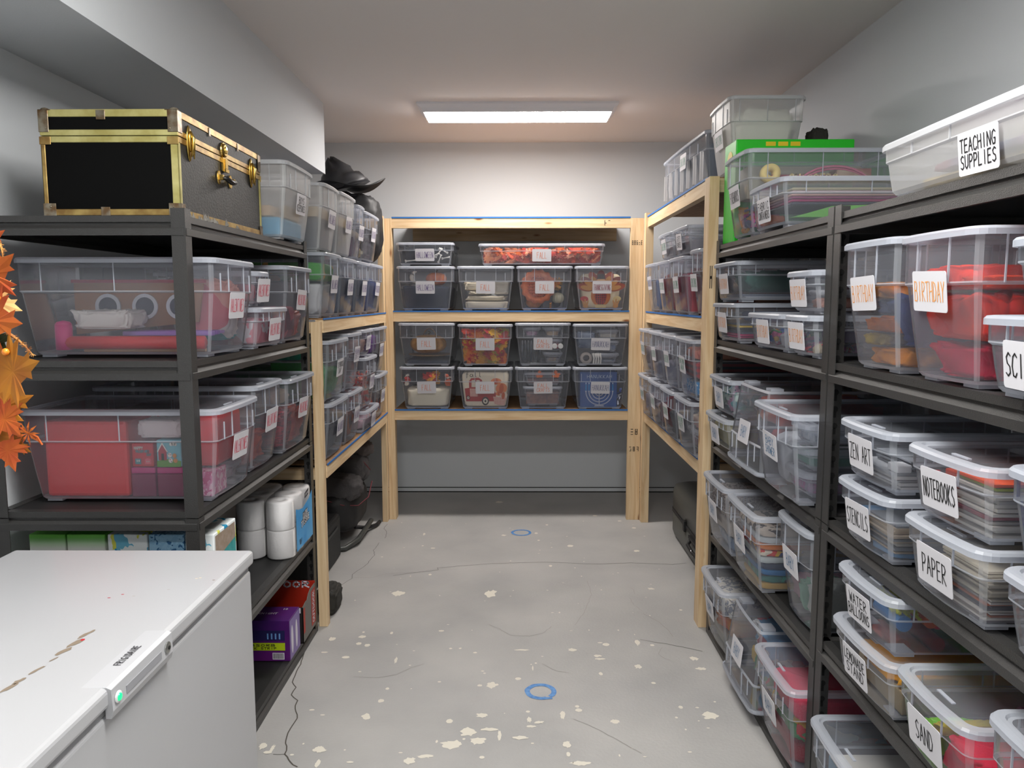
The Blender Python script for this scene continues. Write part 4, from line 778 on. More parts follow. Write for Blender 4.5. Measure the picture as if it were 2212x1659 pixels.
place(b, mb.build('paper_robot', mat('white_foam', 'C8C8CE', .7), None, False, .004), 'white cut paper letter', 'paper letter')
b = BIN('R', 3.00, 3.36, 1.349, 1.509, .56, GF, 'BIRTHDAY bin directly on the shelf by the pine post', 'BIRTHDAY', 'y', lz=.5)
SHEETS(b, (.3, 1, 0, .9, 0, .55), ['D03A7A', '2A2C34', 'E0C05A', '6A7080', 'B8B4B0'], 'bright gift bags', 8, 'gift bags', 'gift_bags'); CLOTH(b, (.4, 1, .1, .9, .55, .95), '3E4468', 'navy cloth', amp=.3)
b = BIN('R', 2.455, 2.85, 1.349, 1.477, .42, GF, 'low BIRTHDAY bin of bright toys', 'BIRTHDAY', 'y', lz=.5)
BITS(b, (0, 1, 0, .5, 0, .8), ['C8303A', '2E8A4A', '2E6AB0', 'D8A83C', 'C84A8A', 'B8B8C0'], 'bright party toys', 90, .03, 'toys', 'party_toys')
b = BIN('R', 2.202, 2.452, 1.349, 1.477, .42, GF, 'low BIRTHDAY bin next to the black post', 'BIRTHDAY', 'y', lz=.5)
BITS(b, (0, 1, 0, .5, 0, .35), ['C82E50', 'D8C8A8', '3A3A50', '8A4A7A'], 'pink and cream party pieces', 50, .03, 'party items', 'party_pieces'); CLOTH(b, (.2, 1, .1, 1, .35, .8), '5A5068', 'plum cloth', amp=.3)
b = BIN('R', 2.202, 2.45, 1.479, 1.608, .42, GF, 'upper small BIRTHDAY bin next to the black post', 'BIRTHDAY', 'y', lz=.48)
CLOTH(b, (.3, 1, .0, .8, .05, .4), 'D8A898', 'peach packet', amp=.3); CLOTH(b, (.4, 1, .0, .8, .42, .65), 'C8C8CC', 'white packet', amp=.3); CLOTH(b, (.2, .9, .3, 1, .66, .9), '6A5468', 'mauve cloth', amp=.3)
GL3 = .822
b = BIN('R', 3.01, 3.366, 1.046, 1.203, .52, .838, 'BABY bin with teal lids by the pine post', 'BABY', 'b', lz=.46)
BITS(b, (0, 1, 0, .4, 0, .95), ['5AB0A0', 'C8D8D0', '8AC0C8', 'D8A8C8', 'DCE4E0'], 'mint baby bottles and lids', 70, .04, 'baby items', 'baby_feeding_items'); CLOTH(b, (0, 1, .4, 1, 0, .9), 'A8C8C0', 'mint cloth', amp=.15)
b = BIN('R', 3.01, 3.366, .909, 1.044, .52, .825, 'pale yellow BABY bin by the pine post', 'BABY', 'b', lz=.42)
CLOTH(b, (0, 1, 0, .9, 0, .9), 'C0B890', 'khaki cream cloth', c2='D0CAA8', amp=.12, fs=4, ex=.3)
b = BIN('R', 2.59, 3.005, .909, 1.215, .56, .825, 'upside down BABY bin of orange and navy blankets', 'BABY', 'b', flip=True, lz=.44, lx=.02)
CLOTH(b, (.15, 1, .08, .9, .55, .92), 'D8603C', 'orange camouflage blanket', m=patch('orange_camo', ['D8603C', '3A3E50', 'E0704A', 'C84A3A', 'D8603C'], 9), amp=.15, ex=.35); CLOTH(b, (.15, 1, .05, .9, .12, .54), '3E4254', 'navy and orange blanket', m=patch('navy_camo', ['3A3E52', '3A3E52', 'C84E36', '4A5064'], 7), amp=.15, ex=.35)
b = BIN('R', 2.195, 2.58, .909, 1.19, .58, .792, 'BABY SHOWER bin', 'BABY/SHOWER', 'b', lz=.56)
INNER(b, .3, 1, .04, .8, .02, .34, 'clear box', ('A89AB0', .5, 'C85AA0')); INNER(b, .35, 1, .04, .8, .36, .64, 'green tub', ('2E8A6E', .8, '3A9A7E')); INNER(b, .45, 1, .04, .8, .67, .95, 'clear box of grey pieces', ('8A98A8', .5, 'C8CCD0')); CLOTH(b, (0, .3, .05, .9, 0, .7), 'B8BAC0', 'pale grey cloth', amp=.12)
b = BIN('R', 2.93, 3.30, .502, .785, .56, .806, 'BABY bin with leopard print', 'BABY', 'b', lz=.55)
CLOTH(b, (0, 1, .0, .9, .5, .93), 'A08A80', 'leopard print blanket', m=patch('leopard', ['CFC4BA', '5A4A46', 'CFC4BA', '7A6660', 'DCD2C8'], 60), amp=.1, ex=.3); CLOTH(b, (0, 1, .0, .9, .22, .5), 'C8C0B8', 'cream blanket', amp=.12, ex=.35); CLOTH(b, (0, 1, .0, .9, 0, .22), '5A7AA0', 'blue baby clothes', c2='C8CCD0', amp=.2, ex=.35)
b = BIN('R', 2.545, 2.915, .502, .785, .56, .806, 'BABY bin of folded clothes', 'BABY', 'b', lz=.55)
STK = (('C8A870', 'tan', None), ('1E6A5E', 'teal leaf print', ['1E6A5E', '2A2E38', '3A8A7A']), ('3E7AB0', 'sky blue', None), ('26344E', 'navy', None), ('C8D0D0', 'pale grey', None), ('D84A38', 'red and yellow', ['D84A38', 'E8C03C', 'E8E0D0', '3A4A7A']), ('E08A3A', 'orange', None), ('C8CCCE', 'white', None), ('3A3634', 'dark leopard print', ['C8BCB0', '3A3230', 'C8BCB0']))
for k, (c, d, pc) in enumerate(STK):
    CLOTH(b, (.10, 1, .0, .85, k * .098, k * .098 + .095), c, d + ' folded garment', m=patch('fold_' + c, pc, 30) if pc else None, amp=.12, ex=.25, fs=2, cat='folded clothes', name='folded_garment')
b = BIN('R', 2.202, 2.51, .502, .832, .56, .862, 'tall BABY bin next to the black post', 'BABY', 'b', lz=.60)
CLOTH(b, (.45, 1, .0, .7, 0, .5), 'C8CCC8', 'white towel', amp=.35); CLOTH(b, (.3, .6, 0, .3, .05, .45), '9AC8B4', 'mint towel', amp=.4); CLOTH(b, (.0, .4, .0, .4, .1, .4), 'B89AA8', 'pink towel', amp=.4); CLOTH(b, (.1, .9, .3, 1, 0, .6), '8A9094', 'grey cloth', amp=.3)
b = BIN('R', 2.985, 3.345, .058, .343, .56, .818, 'lowest BABY bin by the pine post', 'BABY', 'b', lz=.55)
CLOTH(b, (0, 1, .0, .9, .55, .95), 'D8D4CC', 'white sheet with grey print', m=patch('grey_print', ['DEDAD2', 'DEDAD2', 'DEDAD2', '8A8E98'], 45), amp=.2, fs=4, ex=.4); CLOTH(b, (.3, 1, .0, .9, .25, .55), 'D8A85A', 'yellow cloth', c2='C84038', amp=.3); CLOTH(b, (0, 1, .0, .9, 0, .3), 'B8B8B0', 'grey cloth', amp=.2)
b = BIN('R', 2.57, 2.975, .058, .36, .56, .822, 'lowest upside down BABY bin', 'BABY', 'b', flip=True, lz=.5)
PM = patch('kid_clothes', ['C8CCD0', '3A6AA0', 'D8B83A', '2A3A5A', '5A9AC0', 'C84048', '4A8A5A', 'D8D4C8'], 16)
CLOTH(b, (.1, 1, .06, .9, .08, .5), '88A', 'multicoloured baby clothes', m=PM, amp=.3, fs=5) if False else CLOTH(b, (.1, 1, .06, .9, .08, .5), '8888AA', 'multicoloured baby clothes', m=PM, amp=.3, fs=5); CLOTH(b, (.12, 1, .06, .9, .5, .9), '6A94B8', 'blue and white baby clothes', m=patch('baby_blue', ['D8D8D8', '6A94B8', 'C8CCD8', 'B85A6A', 'E0DCD4'], 14), amp=.35, fs=5)
b = BIN('R', 2.20, 2.56, .058, .345, .56, .815, 'lowest BABY bin next to the black post', 'BABY', 'b', lz=.52)
CLOTH(b, (.15, 1, .02, .5, .62, .92), 'C84A5E', 'rose red cloth', amp=.15, ex=.4); CLOTH(b, (.15, 1, .5, .95, .62, .93), '2A3040', 'navy shirt', amp=.2, ex=.4); CLOTH(b, (0, 1, .0, .9, .3, .6), '5A6A80', 'mixed folded clothes', m=PM, amp=.25, ex=.4); CLOTH(b, (0, 1, .0, .9, 0, .3), '9A2A3E', 'dark red cloth', amp=.2, ex=.4)
# green carton standing behind the fireworks bin
# ================================================================ right pine shelving
R1, R0 = 1.446, .775
def CHR(side, a0, a1, z0, z1, f, ref, txt='CHRISTMAS', col='g', D=.58, **k): return BIN(side, a0, a1, z0, z1, D, f, ref, txt, col, **k)
b = CHR('R', 4.60, 4.98, R1, 1.742, .815, 'HANUKKAH bin deep in the right corner', 'HANUKKAH', 'n', lz=.6); CLOTH(b, (.4, 1, 0, .9, 0, .8), '7A8EB8', 'blue paper', amp=.1); CLOTH(b, (0, .4, 0, .9, 0, .4), 'C8C4C0', 'white paper', amp=.2)
b = CHR('R', 4.19, 4.575, R1, 1.738, .812, 'third CHRISTMAS bin from the near pine post', lz=.52); CLOTH(b, (0, 1, 0, .9, 0, .84), '8A3A44', 'dark red and gold ribbon', m=patch('xm1', ['8A3440', 'B08A5A', '9A4A50', 'A86A50'], 24), amp=.12, ex=.3)
b = CHR('R', 3.80, 4.18, R1, 1.738, .81, 'CHRISTMAS bin with crimson gift wrap', lz=.52); CLOTH(b, (0, .8, 0, .9, 0, .8), '9A3E58', 'dusty crimson wrap', c2='B05A6A', amp=.12, ex=.3); CARTON(b, (.885, 1, .02, .9, 0, .86), 'A82040', 'shiny crimson box')
b = CHR('R', 3.545, 3.79, R1, 1.758, .835, 'narrow CHRISTMAS bin behind the pine post', lz=.5, lx=-.02); BITS(b, (0, 1, 0, .5, .1, .85), ['C8A070', 'B88A9A', 'D8C8B0', 'A85A5A', 'D8B050'], 'gold and rose ornaments', 60, .03, 'ornaments', 'gold_ornaments', True); CLOTH(b, (0, 1, 0, .9, 0, .25), 'B88A78', 'tan cloth', amp=.1)
b = CHR('R', 4.21, 4.60, 1.744, 1.892, .825, 'small upper CHRISTMAS bin farther along', lz=.5); CLOTH(b, (0, 1, 0, .9, 0, .6), 'A8A4A8', 'grey cloth', amp=.1)
b = BIN('R', 3.80, 4.19, 1.742, 1.888, .56, .825, 'small GIFT BOXES bin on the CHRISTMAS bins', 'GIFT/BOXES', 'k', lz=.5); CLOTH(b, (0, 1, 0, .9, 0, .6), '9A969C', 'grey flat boxes', amp=.06, ex=.3)
b = CHR('R', 4.735, 5.11, 1.046, 1.337, .80, 'upper CHRISTMAS bin farthest along', lz=.58); CLOTH(b, (0, 1, 0, .9, 0, .7), 'A89A9C', 'mauve cloth', amp=.2)
b = CHR('R', 4.34, 4.725, 1.046, 1.337, .80, 'third upper CHRISTMAS bin, grey contents', lz=.55); CLOTH(b, (0, .95, .0, .9, 0, .42), '8A8A98', 'grey wrapped bundle', amp=.2); CLOTH(b, (.5, 1, .1, .9, .4, .7), '4A4648', 'charcoal cloth', amp=.3)
b = CHR('R', 3.94, 4.33, 1.046, 1.337, .80, 'second upper CHRISTMAS bin, clear box inside', lz=.55); INNER(b, .1, 1, .03, .8, .02, .55, 'clear box', ('A09AA4', .6, 'C8C4CC')); CLOTH(b, (.2, 1, .2, .9, .58, .85), 'A8A4A8', 'grey paper', amp=.3)
b = CHR('R', 3.545, 3.93, 1.046, 1.337, .80, 'CHRISTMAS WRAP bin with plaid cloth', 'CHRISTMAS/WRAP', lz=.56)
CLOTH(b, (.1, 1, .0, .9, .02, .32), '4A90C8', 'bright blue snowflake fabric', m=patch('snow', ['4A90C8', '4A90C8', '4A90C8', 'D8E4F0'], 50), amp=.08, ex=.3); CLOTH(b, (.15, 1, .0, .9, .33, .70), 'B02A38', 'red and navy plaid blanket', m=plaid('plaid_blanket', '2E3442', 'B02E3C', 12), amp=.06, ex=.3); CLOTH(b, (.15, 1, .0, .9, .71, .93), 'B06A60', 'red and tan fabric', c2='C89A80', amp=.2, ex=.35)
b = CHR('R', 4.735, 5.11, R0, 1.044, .80, 'lower CHRISTMAS bin farthest along', lz=.55); CLOTH(b, (0, 1, 0, .9, 0, .6), 'B8B0B4', 'pale cloth', amp=.15)
b = CHR('R', 4.34, 4.725, R0, 1.044, .80, 'lower CHRISTMAS bin with maroon cloth', lz=.55); CLOTH(b, (.45, 1, .0, .9, 0, .62), '6E2038', 'maroon cloth', amp=.25); CLOTH(b, (0, .42, 0, .9, 0, .5), 'A8A4AC', 'grey cloth', amp=.2)
b = CHR('R', 3.94, 4.33, R0, 1.044, .80, 'lower CHRISTMAS bin with grey bundle', lz=.55); CLOTH(b, (.1, 1, .0, .9, .0, .6), '4E525A', 'charcoal bundle', amp=.25); CLOTH(b, (.0, .2, .0, .4, .1, .9), 'A04048', 'red ribbon', amp=.3)
b = CHR('R', 3.545, 3.93, R0, 1.044, .80, 'CHRISTMAS PARTY bin', 'CHRISTMAS/PARTY', lz=.55); INNER(b, .08, 1, .03, .8, .02, .46, 'clear box', ('B8A8B4', .5, 'A84858')); CLOTH(b, (.3, 1, .05, .9, .48, .8), 'D0C4B4', 'cream cloth', c2='C88A90', amp=.25)
# top deck
b = BIN('R', 3.375, 3.74, 2.072, 2.387, .33, .90, 'frosted CHRISTMAS bin of white stuffing', 'CHRISTMAS', 'g', 'frost', word='tall', lz=.5)
CLOTH(b, (0, 1, 0, 1, 0, .96), 'F0EEE4', 'white fluffy stuffing', amp=.25, fs=3, ex=.4)
b = BIN('R', 3.79, 4.74, 2.072, 2.335, .44, .885, 'grey tote lying along the top right deck', 'CHRISTMAS', 'g', yaw=.03, word='long ribbed', cat='storage tote', name='storage_tote', lz=.68, lx=.06); x0, x1, y0, y1, z0, z1 = ins(b, 0, 1, 0, 1, 0, 1)
for k in range(7): MB().box(-b.W * .42 + k * b.W * .14 - .008, -b.W * .42 + k * b.W * .14 + .008, -.002, .012, .03, .17).build('rib', FZ, b.t)
CLOTH(b, (0, 1, 0, 1, 0, .9), '7A848E', 'blue grey artificial tree', amp=.08, ex=.3)
o = lump_mb(1.25, 1.40, 3.40, 3.62, 2.075, 2.20, amp=.3, fs=3, seed=40).build('black_strapped_bag', mat('black_fabric', '26241F', .8), None, True); tag(o, 'black strapped bag behind the frosted CHRISTMAS bin', 'bag')
o = lump_mb(1.28, 1.36, 3.44, 3.56, 2.19, 2.27, amp=.3, fs=3, seed=41).build('black_beanie', mat('black_fabric', '26241F'), None, True); tag(o, 'dark rounded cap lying on the black strapped bag', 'cap')
# green carton behind the fireworks
t = thing('green_carton', 'bright green carton standing behind the FIREWORKS bin', 'carton', (1.13, 3.305, 1.757))
GRN = mat('carton_green', '2FC23A', .45); YEL = mat('carton_yellow', 'E8D020', .5); RD = mat('carton_red', 'C83A1E', .5)
MB().box(-.24, .24, -.085, .085, 0, .412).build('body', GRN, t, False, .004)
mb = MB(); r = random.Random(2)
for k in range(16):
    x, y = r.uniform(.06, .222), r.uniform(-.07, .07); mb.add([(x + .013 * math.cos(a * PI / 3), y + .012 * math.sin(a * PI / 3), .4128) for a in range(6)], [tuple(range(6))], 0)
for x in (-.10, -.05, 0): mb.box(x - .02, x + .02, -.0855, -.085, .385, .402, 1)
mb.build('printed_popcorn', [mat('popcorn_gold', 'E0A840', .6), YEL], t)
mb = MB(); mb.lathe([(.001, 0), (.038, 0), (.038, .001), (.001, .001)], 24, 0, Matrix.Translation((-.2405, 0, .34)) @ Matrix.Rotation(-PI / 2, 4, 'Y')); mb.box(-.2425, -.2415, -.022, .022, .327, .350, 1); mb.build('printed_roundel', [YEL, RD], t)
# ================================================================ left pine shelving
L1, L0 = 1.439, .767
def HAL(a0, a1, z0, z1, ref, txt='HALLOWEEN', col='p', f=-.862, D=.58, **k): return BIN('L', a0, a1, z0, z1, D, f, ref, txt, col, **k)
b = HAL(3.475, 3.82, L1, 1.738, 'HALLOWEEN bin with green print, next to the steel post', lz=.52)
CLOTH(b, (.0, .97, .0, .9, .6, .93), '3E8A3A', 'green dotted fabric', m=patch('green_dot', ['4A9440', '4A9440', '4A9440', 'D8A83A'], 16), amp=.08, ex=.3); CLOTH(b, (0, 1, .0, .9, 0, .6), 'CFCFD0', 'white gauzy cobweb', amp=.15, ex=.4)
b = HAL(3.83, 4.19, L1, 1.734, 'second lower HALLOWEEN bin, blue grey', lz=.5); CLOTH(b, (0, 1, 0, .9, 0, .8), '4E586A', 'slate cloth', amp=.08, ex=.3)
b = HAL(4.20, 4.55, L1, 1.734, 'third lower HALLOWEEN bin, blue grey', lz=.5); CLOTH(b, (0, 1, 0, .9, 0, .8), '465064', 'dark slate cloth', amp=.08, ex=.3)
b = HAL(4.56, 5.0, L1, 1.738, 'fourth lower HALLOWEEN bin with royal blue cloth', lz=.5); CLOTH(b, (0, 1, 0, .9, 0, .8), '3E4E86', 'royal blue cloth', amp=.15, ex=.3)
b = HAL(3.475, 3.80, 1.740, 2.045, 'upper HALLOWEEN bin nearest the keepsakes bin', st='frost', lz=.5); CARTON(b, (0, 1, .0, .9, 0, .52), '3A4250', 'slate box'); CARTON(b, (0, 1, .0, .9, .54, .72), 'CBB89C', 'cream box')
b = HAL(3.81, 4.19, 1.740, 2.053, 'second upper HALLOWEEN bin, frosted', st='frost', lz=.52); CARTON(b, (0, 1, .0, .9, 0, .5), '444A58', 'slate box'); CARTON(b, (0, 1, .0, .9, .52, .70), 'CBB89C', 'cream box'); BITS(b, (.1, .8, 0, .2, .1, .5), ['B8A860', '8A8E98', 'C8C8CC'], 'glass vials', 12, .03, 'vials', 'glass_vials')
b = HAL(4.20, 4.415, 1.740, 2.036, 'narrow upper HALLOWEEN bin', lz=.5, lx=.0); CLOTH(b, (0, 1, 0, .9, 0, .5), '8A7A86', 'mauve cloth', amp=.1)
b = HAL(4.425, 4.88, 1.744, 2.027, 'HALLOWEEN bin holding a skull', lz=.58, lx=.02)
x0, x1, y0, y1, z0, z1 = ins(b, 0, 1, 0, 1, 0, 1)
t = thing('toy_skull', 'bone coloured toy skull inside the ' + b.ref, 'toy skull'); t.matrix_world = b.M @ Matrix.Translation((x0 + .075, y0 + .075, .02))
mb = MB(); lump_mb(-.06, .06, -.065, .085, .045, .165, amp=.05, fs=2, seed=3, ex=.8, flat=False, mb=mb); lump_mb(-.04, .04, -.065, .02, 0, .065, amp=.08, fs=3, seed=4, ex=.6, mb=mb); mb.build('cranium', mat('bone_tan', 'B8A074', .7, c2='8A7450', scale=14), t, True)
mb = MB()
for s in (-1, 1): mb.lathe([(.001, 0), (.019, .002), (.018, .010), (.001, .012)], 14, 0, Matrix.Translation((s * .026, -.056, .098)) @ Matrix.Rotation(PI / 2, 4, 'X'))
mb.add([(-.008, -.068, .066), (.008, -.068, .066), (0, -.069, .086)], [(0, 1, 2)]); mb.build('eye_sockets', SLOT, t)
mb = MB()
for k in range(8): mb.box(-.030 + k * .0078, -.030 + k * .0078 + .006, -.070, -.062, .024, .042)
mb.build('teeth', mat('teeth', 'D8CDA8', .5), t)
b.used.append((0, .44, 0, .33, 0, .66)); CLOTH(b, (.45, 1, .0, .5, 0, .6), '3A3440', 'dark mask', amp=.4, fs=5, c2='7A6A70'); CLOTH(b, (.0, .9, .2, .8, .58, .92), '6A5A5E', 'brown monster hand', amp=.45, fs=6, c2='A89A90')
b = BIN('L', 3.50, 3.92, 1.046, 1.336, .58, -.858, 'ST PATRICKS DAY bin', 'ST PATRICKS/DAY', 'k', lz=.52)
CLOTH(b, (.1, 1, .0, .9, 0, .58), '2E8A4A', 'emerald tinsel', m=mat('green_tinsel', '2E8A4E', .35, c2='7AB88A', scale=40), amp=.2, ex=.35); CARTON(b, (.0, .35, .0, .5, .02, .70), '2E9A48', 'green carton'); CLOTH(b, (0, .7, .2, .9, .72, .94), '4A9A80', 'teal hat', amp=.3)
b = HAL(3.93, 4.27, 1.046, 1.350, 'HALLOWEEN CRAFTS bin, pinkish', 'HALLOWEEN/CRAFTS', lz=.62); INNER(b, .05, .95, .03, .7, .02, .62, 'clear box of orange pieces', ('C87A68', .6, 'D8A090')); CLOTH(b, (0, 1, .1, .9, .66, .92), 'C8A49C', 'peach cloth', amp=.3)
b = HAL(4.28, 4.60, 1.20, 1.356, 'small upper HALLOWEEN CRAFTS bin', 'HALLOWEEN/CRAFTS', lz=.5, D=.4); CLOTH(b, (0, 1, 0, .9, 0, .7), 'C8A8A0', 'peach paper', amp=.2)
b = HAL(4.30, 4.66, .898, 1.198, 'HALLOWEEN LIGHTS bin of orange lights', 'HALLOWEEN/LIGHTS', f=-.85, lz=.5, D=.5); BITS(b, (0, 1, 0, .5, 0, .8), ['C83A2A', 'D8602E', 'B82E2A', 'D89A8A'], 'orange string lights', 110, .022, 'string lights', 'string_lights')
b = HAL(4.665, 5.10, 1.062, 1.354, 'HALLOWEEN bin with purple cloth', lz=.5); CLOTH(b, (.0, .5, .0, .6, .45, .93), '6A2E8A', 'bright purple cloth', amp=.15); CLOTH(b, (0, 1, .0, .9, 0, .44), '2A2A38', 'black tulle', amp=.2)
b = HAL(3.50, 3.90, L0, 1.044, 'lowest HALLOWEEN bin nearest the aisle end', lz=.52); CLOTH(b, (0, 1, .0, .9, 0, .6), '5A5A68', 'charcoal costume', m=patch('costume', ['4A4C5C', '5A5A68', '8A6A5A', '3A3C4A'], 14), amp=.25, ex=.35); CARTON(b, (.0, .2, .0, .4, .0, .7), '3A4A64', 'blue black box')
b = HAL(3.91, 4.27, L0, 1.044, 'lowest HALLOWEEN bin of orange decorations', lz=.52); CLOTH(b, (0.16, 1, .0, .9, 0, .62), '9A5A3E', 'rust orange decorations', m=patch('rust_dec', ['A0583A', '7A4638', 'C07A50', '5A4448'], 18), amp=.25, ex=.35); CARTON(b, (.0, .08, .0, .4, .0, .7), '1E1A1C', 'black box')
b = HAL(4.28, 4.70, L0, .896, 'low flat HALLOWEEN bin', f=-.85, lz=.45, D=.5); CLOTH(b, (0, 1, .0, .9, 0, .7), 'B8A0A8', 'pale pink packets', amp=.15)
b = HAL(4.705, 5.10, L0, 1.058, 'lowest HALLOWEEN bin in the far corner', lz=.5); CLOTH(b, (.0, 1, .0, .9, 0, .55), 'B84A28', 'orange pumpkins fabric', m=patch('pumpk', ['C05A2E', 'A04428', '3A2A28'], 14), amp=.2); BITS(b, (0, .5, 0, .3, .58, .9), ['C8C4BC', '2A2628'], 'black and white sticks', 20, .03, 'sticks', 'striped_sticks')
# ================================================================ left steel shelving
b = BIN('L', 2.965, 3.365, 1.757, 2.052, .50, -.872, "BOYS KEEPSAKES bin beside the trunk", 'BOYS/KEEPSAKES', 'k', 'frost', word='tall frosted', lz=.50)
CARTON(b, (0, 1, .0, .9, 0, .28), '1FA0C8', 'turquoise plastic tub', cat='tub', name='plastic_tub', bevel=.01); CARTON(b, (.05, .98, .1, .9, .30, .46), 'D8B898', 'pinkish papers'); CARTON(b, (.4, 1, .02, .06, .30, .50), 'C8B294', 'beige card')
VL = -.885
b = BIN('L', 2.255, 2.625, Z2 + .002, 1.648, .60, VL, 'VALENTINES bin with a wooden boat toy', 'VALENTINES', 'r', lz=.52)
x0, x1, y0, y1, z0, z1 = ins(b, 0, 1, 0, 1, 0, 1)
b.used += [(.55, .72, .08, .93, .15, .92), (.0, .3, 0, 1, 0, .25), (.3, .53, 0, .62, 0, .25)]; t = thing('boat_playset', 'flat tan boat cutout with round windows inside the ' + b.ref, 'toy boat'); t.matrix_world = b.M @ Matrix.Translation((0, 0, 0))
mb = MB(); mb.prism([(y0 + .10, .10), (y0 + .50, .06), (y0 + .50, .235), (y0 + .08, .225)], 'x', .05, .058); mb.build('hull', mat('boat_tan', 'B08466', .7, c2='9A7258', scale=5), t)
mb = MB(); mb.box(.044, .062, y0 + .075, y0 + .505, .226, .236); mb.build('red_rail', mat('boat_red', 'A83A48', .6), t)
mb = MB()
for k, yy in enumerate((.16, .27, .39)): mb.lathe([(.030, 0), (.041, 0), (.041, .006), (.030, .006), (.030, 0)], 26, 0, Matrix.Translation((.043, y0 + yy, .150)) @ Matrix.Rotation(PI / 2, 4, 'Y')); mb.lathe([(.001, 0), (.030, 0), (.030, .002), (.001, .002)], 26, 1, Matrix.Translation((.046, y0 + yy, .150)) @ Matrix.Rotation(PI / 2, 4, 'Y'))
mb.build('porthole', [mat('port_grey', 'D8D8DE', .6), mat('port_blue', '0C1838', .5)], t)
CLOTH(b, (.06, .52, .45, .84, .27, .52), 'D8D2CE', 'folded white cloth', amp=.5, fs=4, fold=4)
mb = MB(); mb.tube([(-.105, y0 + .02, .042), (-.105, y1 - .06, .042)], .020, 12); o = mb.build('roller', mat('red_foam', 'E02E38', .5), None, True); place(b, o, 'long red foam handle', 'foam handle')
mb = MB(); mb.tube([(-.105, y1 - .055, .02), (-.105, y1 - .055, .095)], .024, 14); mb.lathe([(.001, -.01), (.018, -.006), (.024, 0), (.018, .008), (.001, .012)], 14, 0, None, (-.105, y1 - .055, .097)); place(b, mb.build('mallet_head', mat('pink_foam', 'D03C80', .5), None, True), 'hot pink mallet head', 'toy mallet')
mb = MB(); mb.tube([(-.075, y0 + .03, .02), (-.075, y1 - .1, .018)], .008, 8); place(b, mb.build('wooden_dowel', mat('dowel', 'D8A878', .6), None), 'pale wooden dowel', 'dowel')
for k, (c, d) in enumerate((('B48ADC', 'lilac'), ('9A62C8', 'violet'), ('C8A0E0', 'pale lilac'))):
    mb = MB(); mb.box(-.05 + k * .04, -.02 + k * .04, y0 + .02, y0 + .30, .060 + k * .002, .074, 0); place(b, mb.build('foam_sheet', mat('foam_' + c, c, .5), None, False, .003), d + ' foam strip', 'foam strip')
CLOTH(b, (.74, 1, .0, .4, .1, .9), 'D8A8A8', 'pink cards', m=patch('val_cards', ['D8808A', 'C84A5A', 'D8D0D0', '3E9AA0', 'E0A8A0'], 10), amp=.35)
b = BIN('L', 2.64, 2.80, 1.500, 1.622, .36, -.895, 'small VALENTINES bin behind the others', 'VALENTINES', 'r', lz=.45, lx=0); b.t.name = 'storage_bin'
CLOTH(b, (0, 1, 0, .9, 0, .8), 'C85A6A', 'pink red packets', c2='E09098', amp=.2)
b = BIN('L', 2.635, 2.985, Z2 + .002, 1.497, .46, -.885, 'low VALENTINES bin of heart packets', 'VALENTINES', 'r', lz=.45)
CLOTH(b, (0, 1, 0, .9, 0, .9), 'C85068', 'pink and red heart packets', m=patch('hearts', ['D05068', 'E0A0A8', 'A83048', 'D8D0D4', 'C8405A'], 22), amp=.15, ex=.3)
b = BIN('L', 2.995, 3.366, Z2 + .002, 1.657, .58, -.888, 'tall VALENTINES bin at the far end, upper shelf', 'VALENTINES', 'r', lz=.56)
CLOTH(b, (0, .7, .0, .9, 0, .5), '8A3040', 'wine red sign with hearts', m=patch('wine_sign', ['6A2A3C', '8A3448', '6A2A3C', 'C8606E'], 12), amp=.1, ex=.3); CLOTH(b, (.4, 1, .0, .6, .0, .45), 'C04858', 'red tinsel wreath', m=mat('red_tinsel', 'A82A3C', .3, c2='E07A6A', scale=30), amp=.3, fs=5); CARTON(b, (0, .9, .3, .95, .5, .85), '4A4A58', 'slate box')
b = BIN('L', 2.235, 2.612, .911, 1.200, .60, VL, 'VALENTINES bin with red boxes and gift boxes', 'VALENTINES', 'r', lz=.52)
x0, x1, y0, y1, z0, z1 = ins(b, 0, 1, 0, 1, 0, 1)
CARTON(b, (.02, .98, .50, 1, .0, .93), 'D8283C', 'big bright red box', bevel=.01); CARTON(b, (.2, .98, .0, .16, .33, .95), 'C02840', 'crimson canister', bevel=.012)
def gb(v0, v1, w0, w1, c, desc): return CARTON(b, (.02, .4, v0, v1, w0, w1), c, desc, name='gift_box', cat='gift box')
for v0, v1, dn in ((.34, .485, 'smaller'), (.175, .33, 'larger')):
    gb(v0, v1, 0, .28, '7E3450', dn + ' plum gift box'); gb(v0, v1, .285, .36, 'B8307A', dn + ' magenta box lid')
xs = -(-ins(b, .02, 1, 0, 1, 0, 1)[0]) - .0012
def sidepic(parent, name, mats, build, label): mb = MB(); build(mb); o = mb.build(name, mats, parent); o['label'] = label
o = gb(.345, .475, .37, .66, 'B83040', 'red valentine gift box'); YA, YB_ = ins(b, 0, 1, .345, .475, 0, 1)[2:4]
P_ = lambda u, w: (xs, YB_ - u * (YB_ - YA), z0 + (z1 - z0) * (.37 + .29 * w))
def q(mb, pts, m, e=0): mb.add([(P_(u, w)[0] - e, P_(u, w)[1], P_(u, w)[2]) for u, w in pts], [tuple(range(len(pts)))], m)
mb = MB(); q(mb, [(.15, .12), (.42, .12), (.42, .35), (.15, .35)], 0); q(mb, [(.6, .12), (.88, .12), (.88, .32), (.74, .38), (.6, .32)], 2)
for u in (.22, .31): q(mb, [(u, .22), (u + .05, .22), (u + .05, .3), (u, .3)], 1, .0006)
for u in (.67, .77): q(mb, [(u, .2), (u + .04, .2), (u + .04, .26), (u, .26)], 1, .0006)
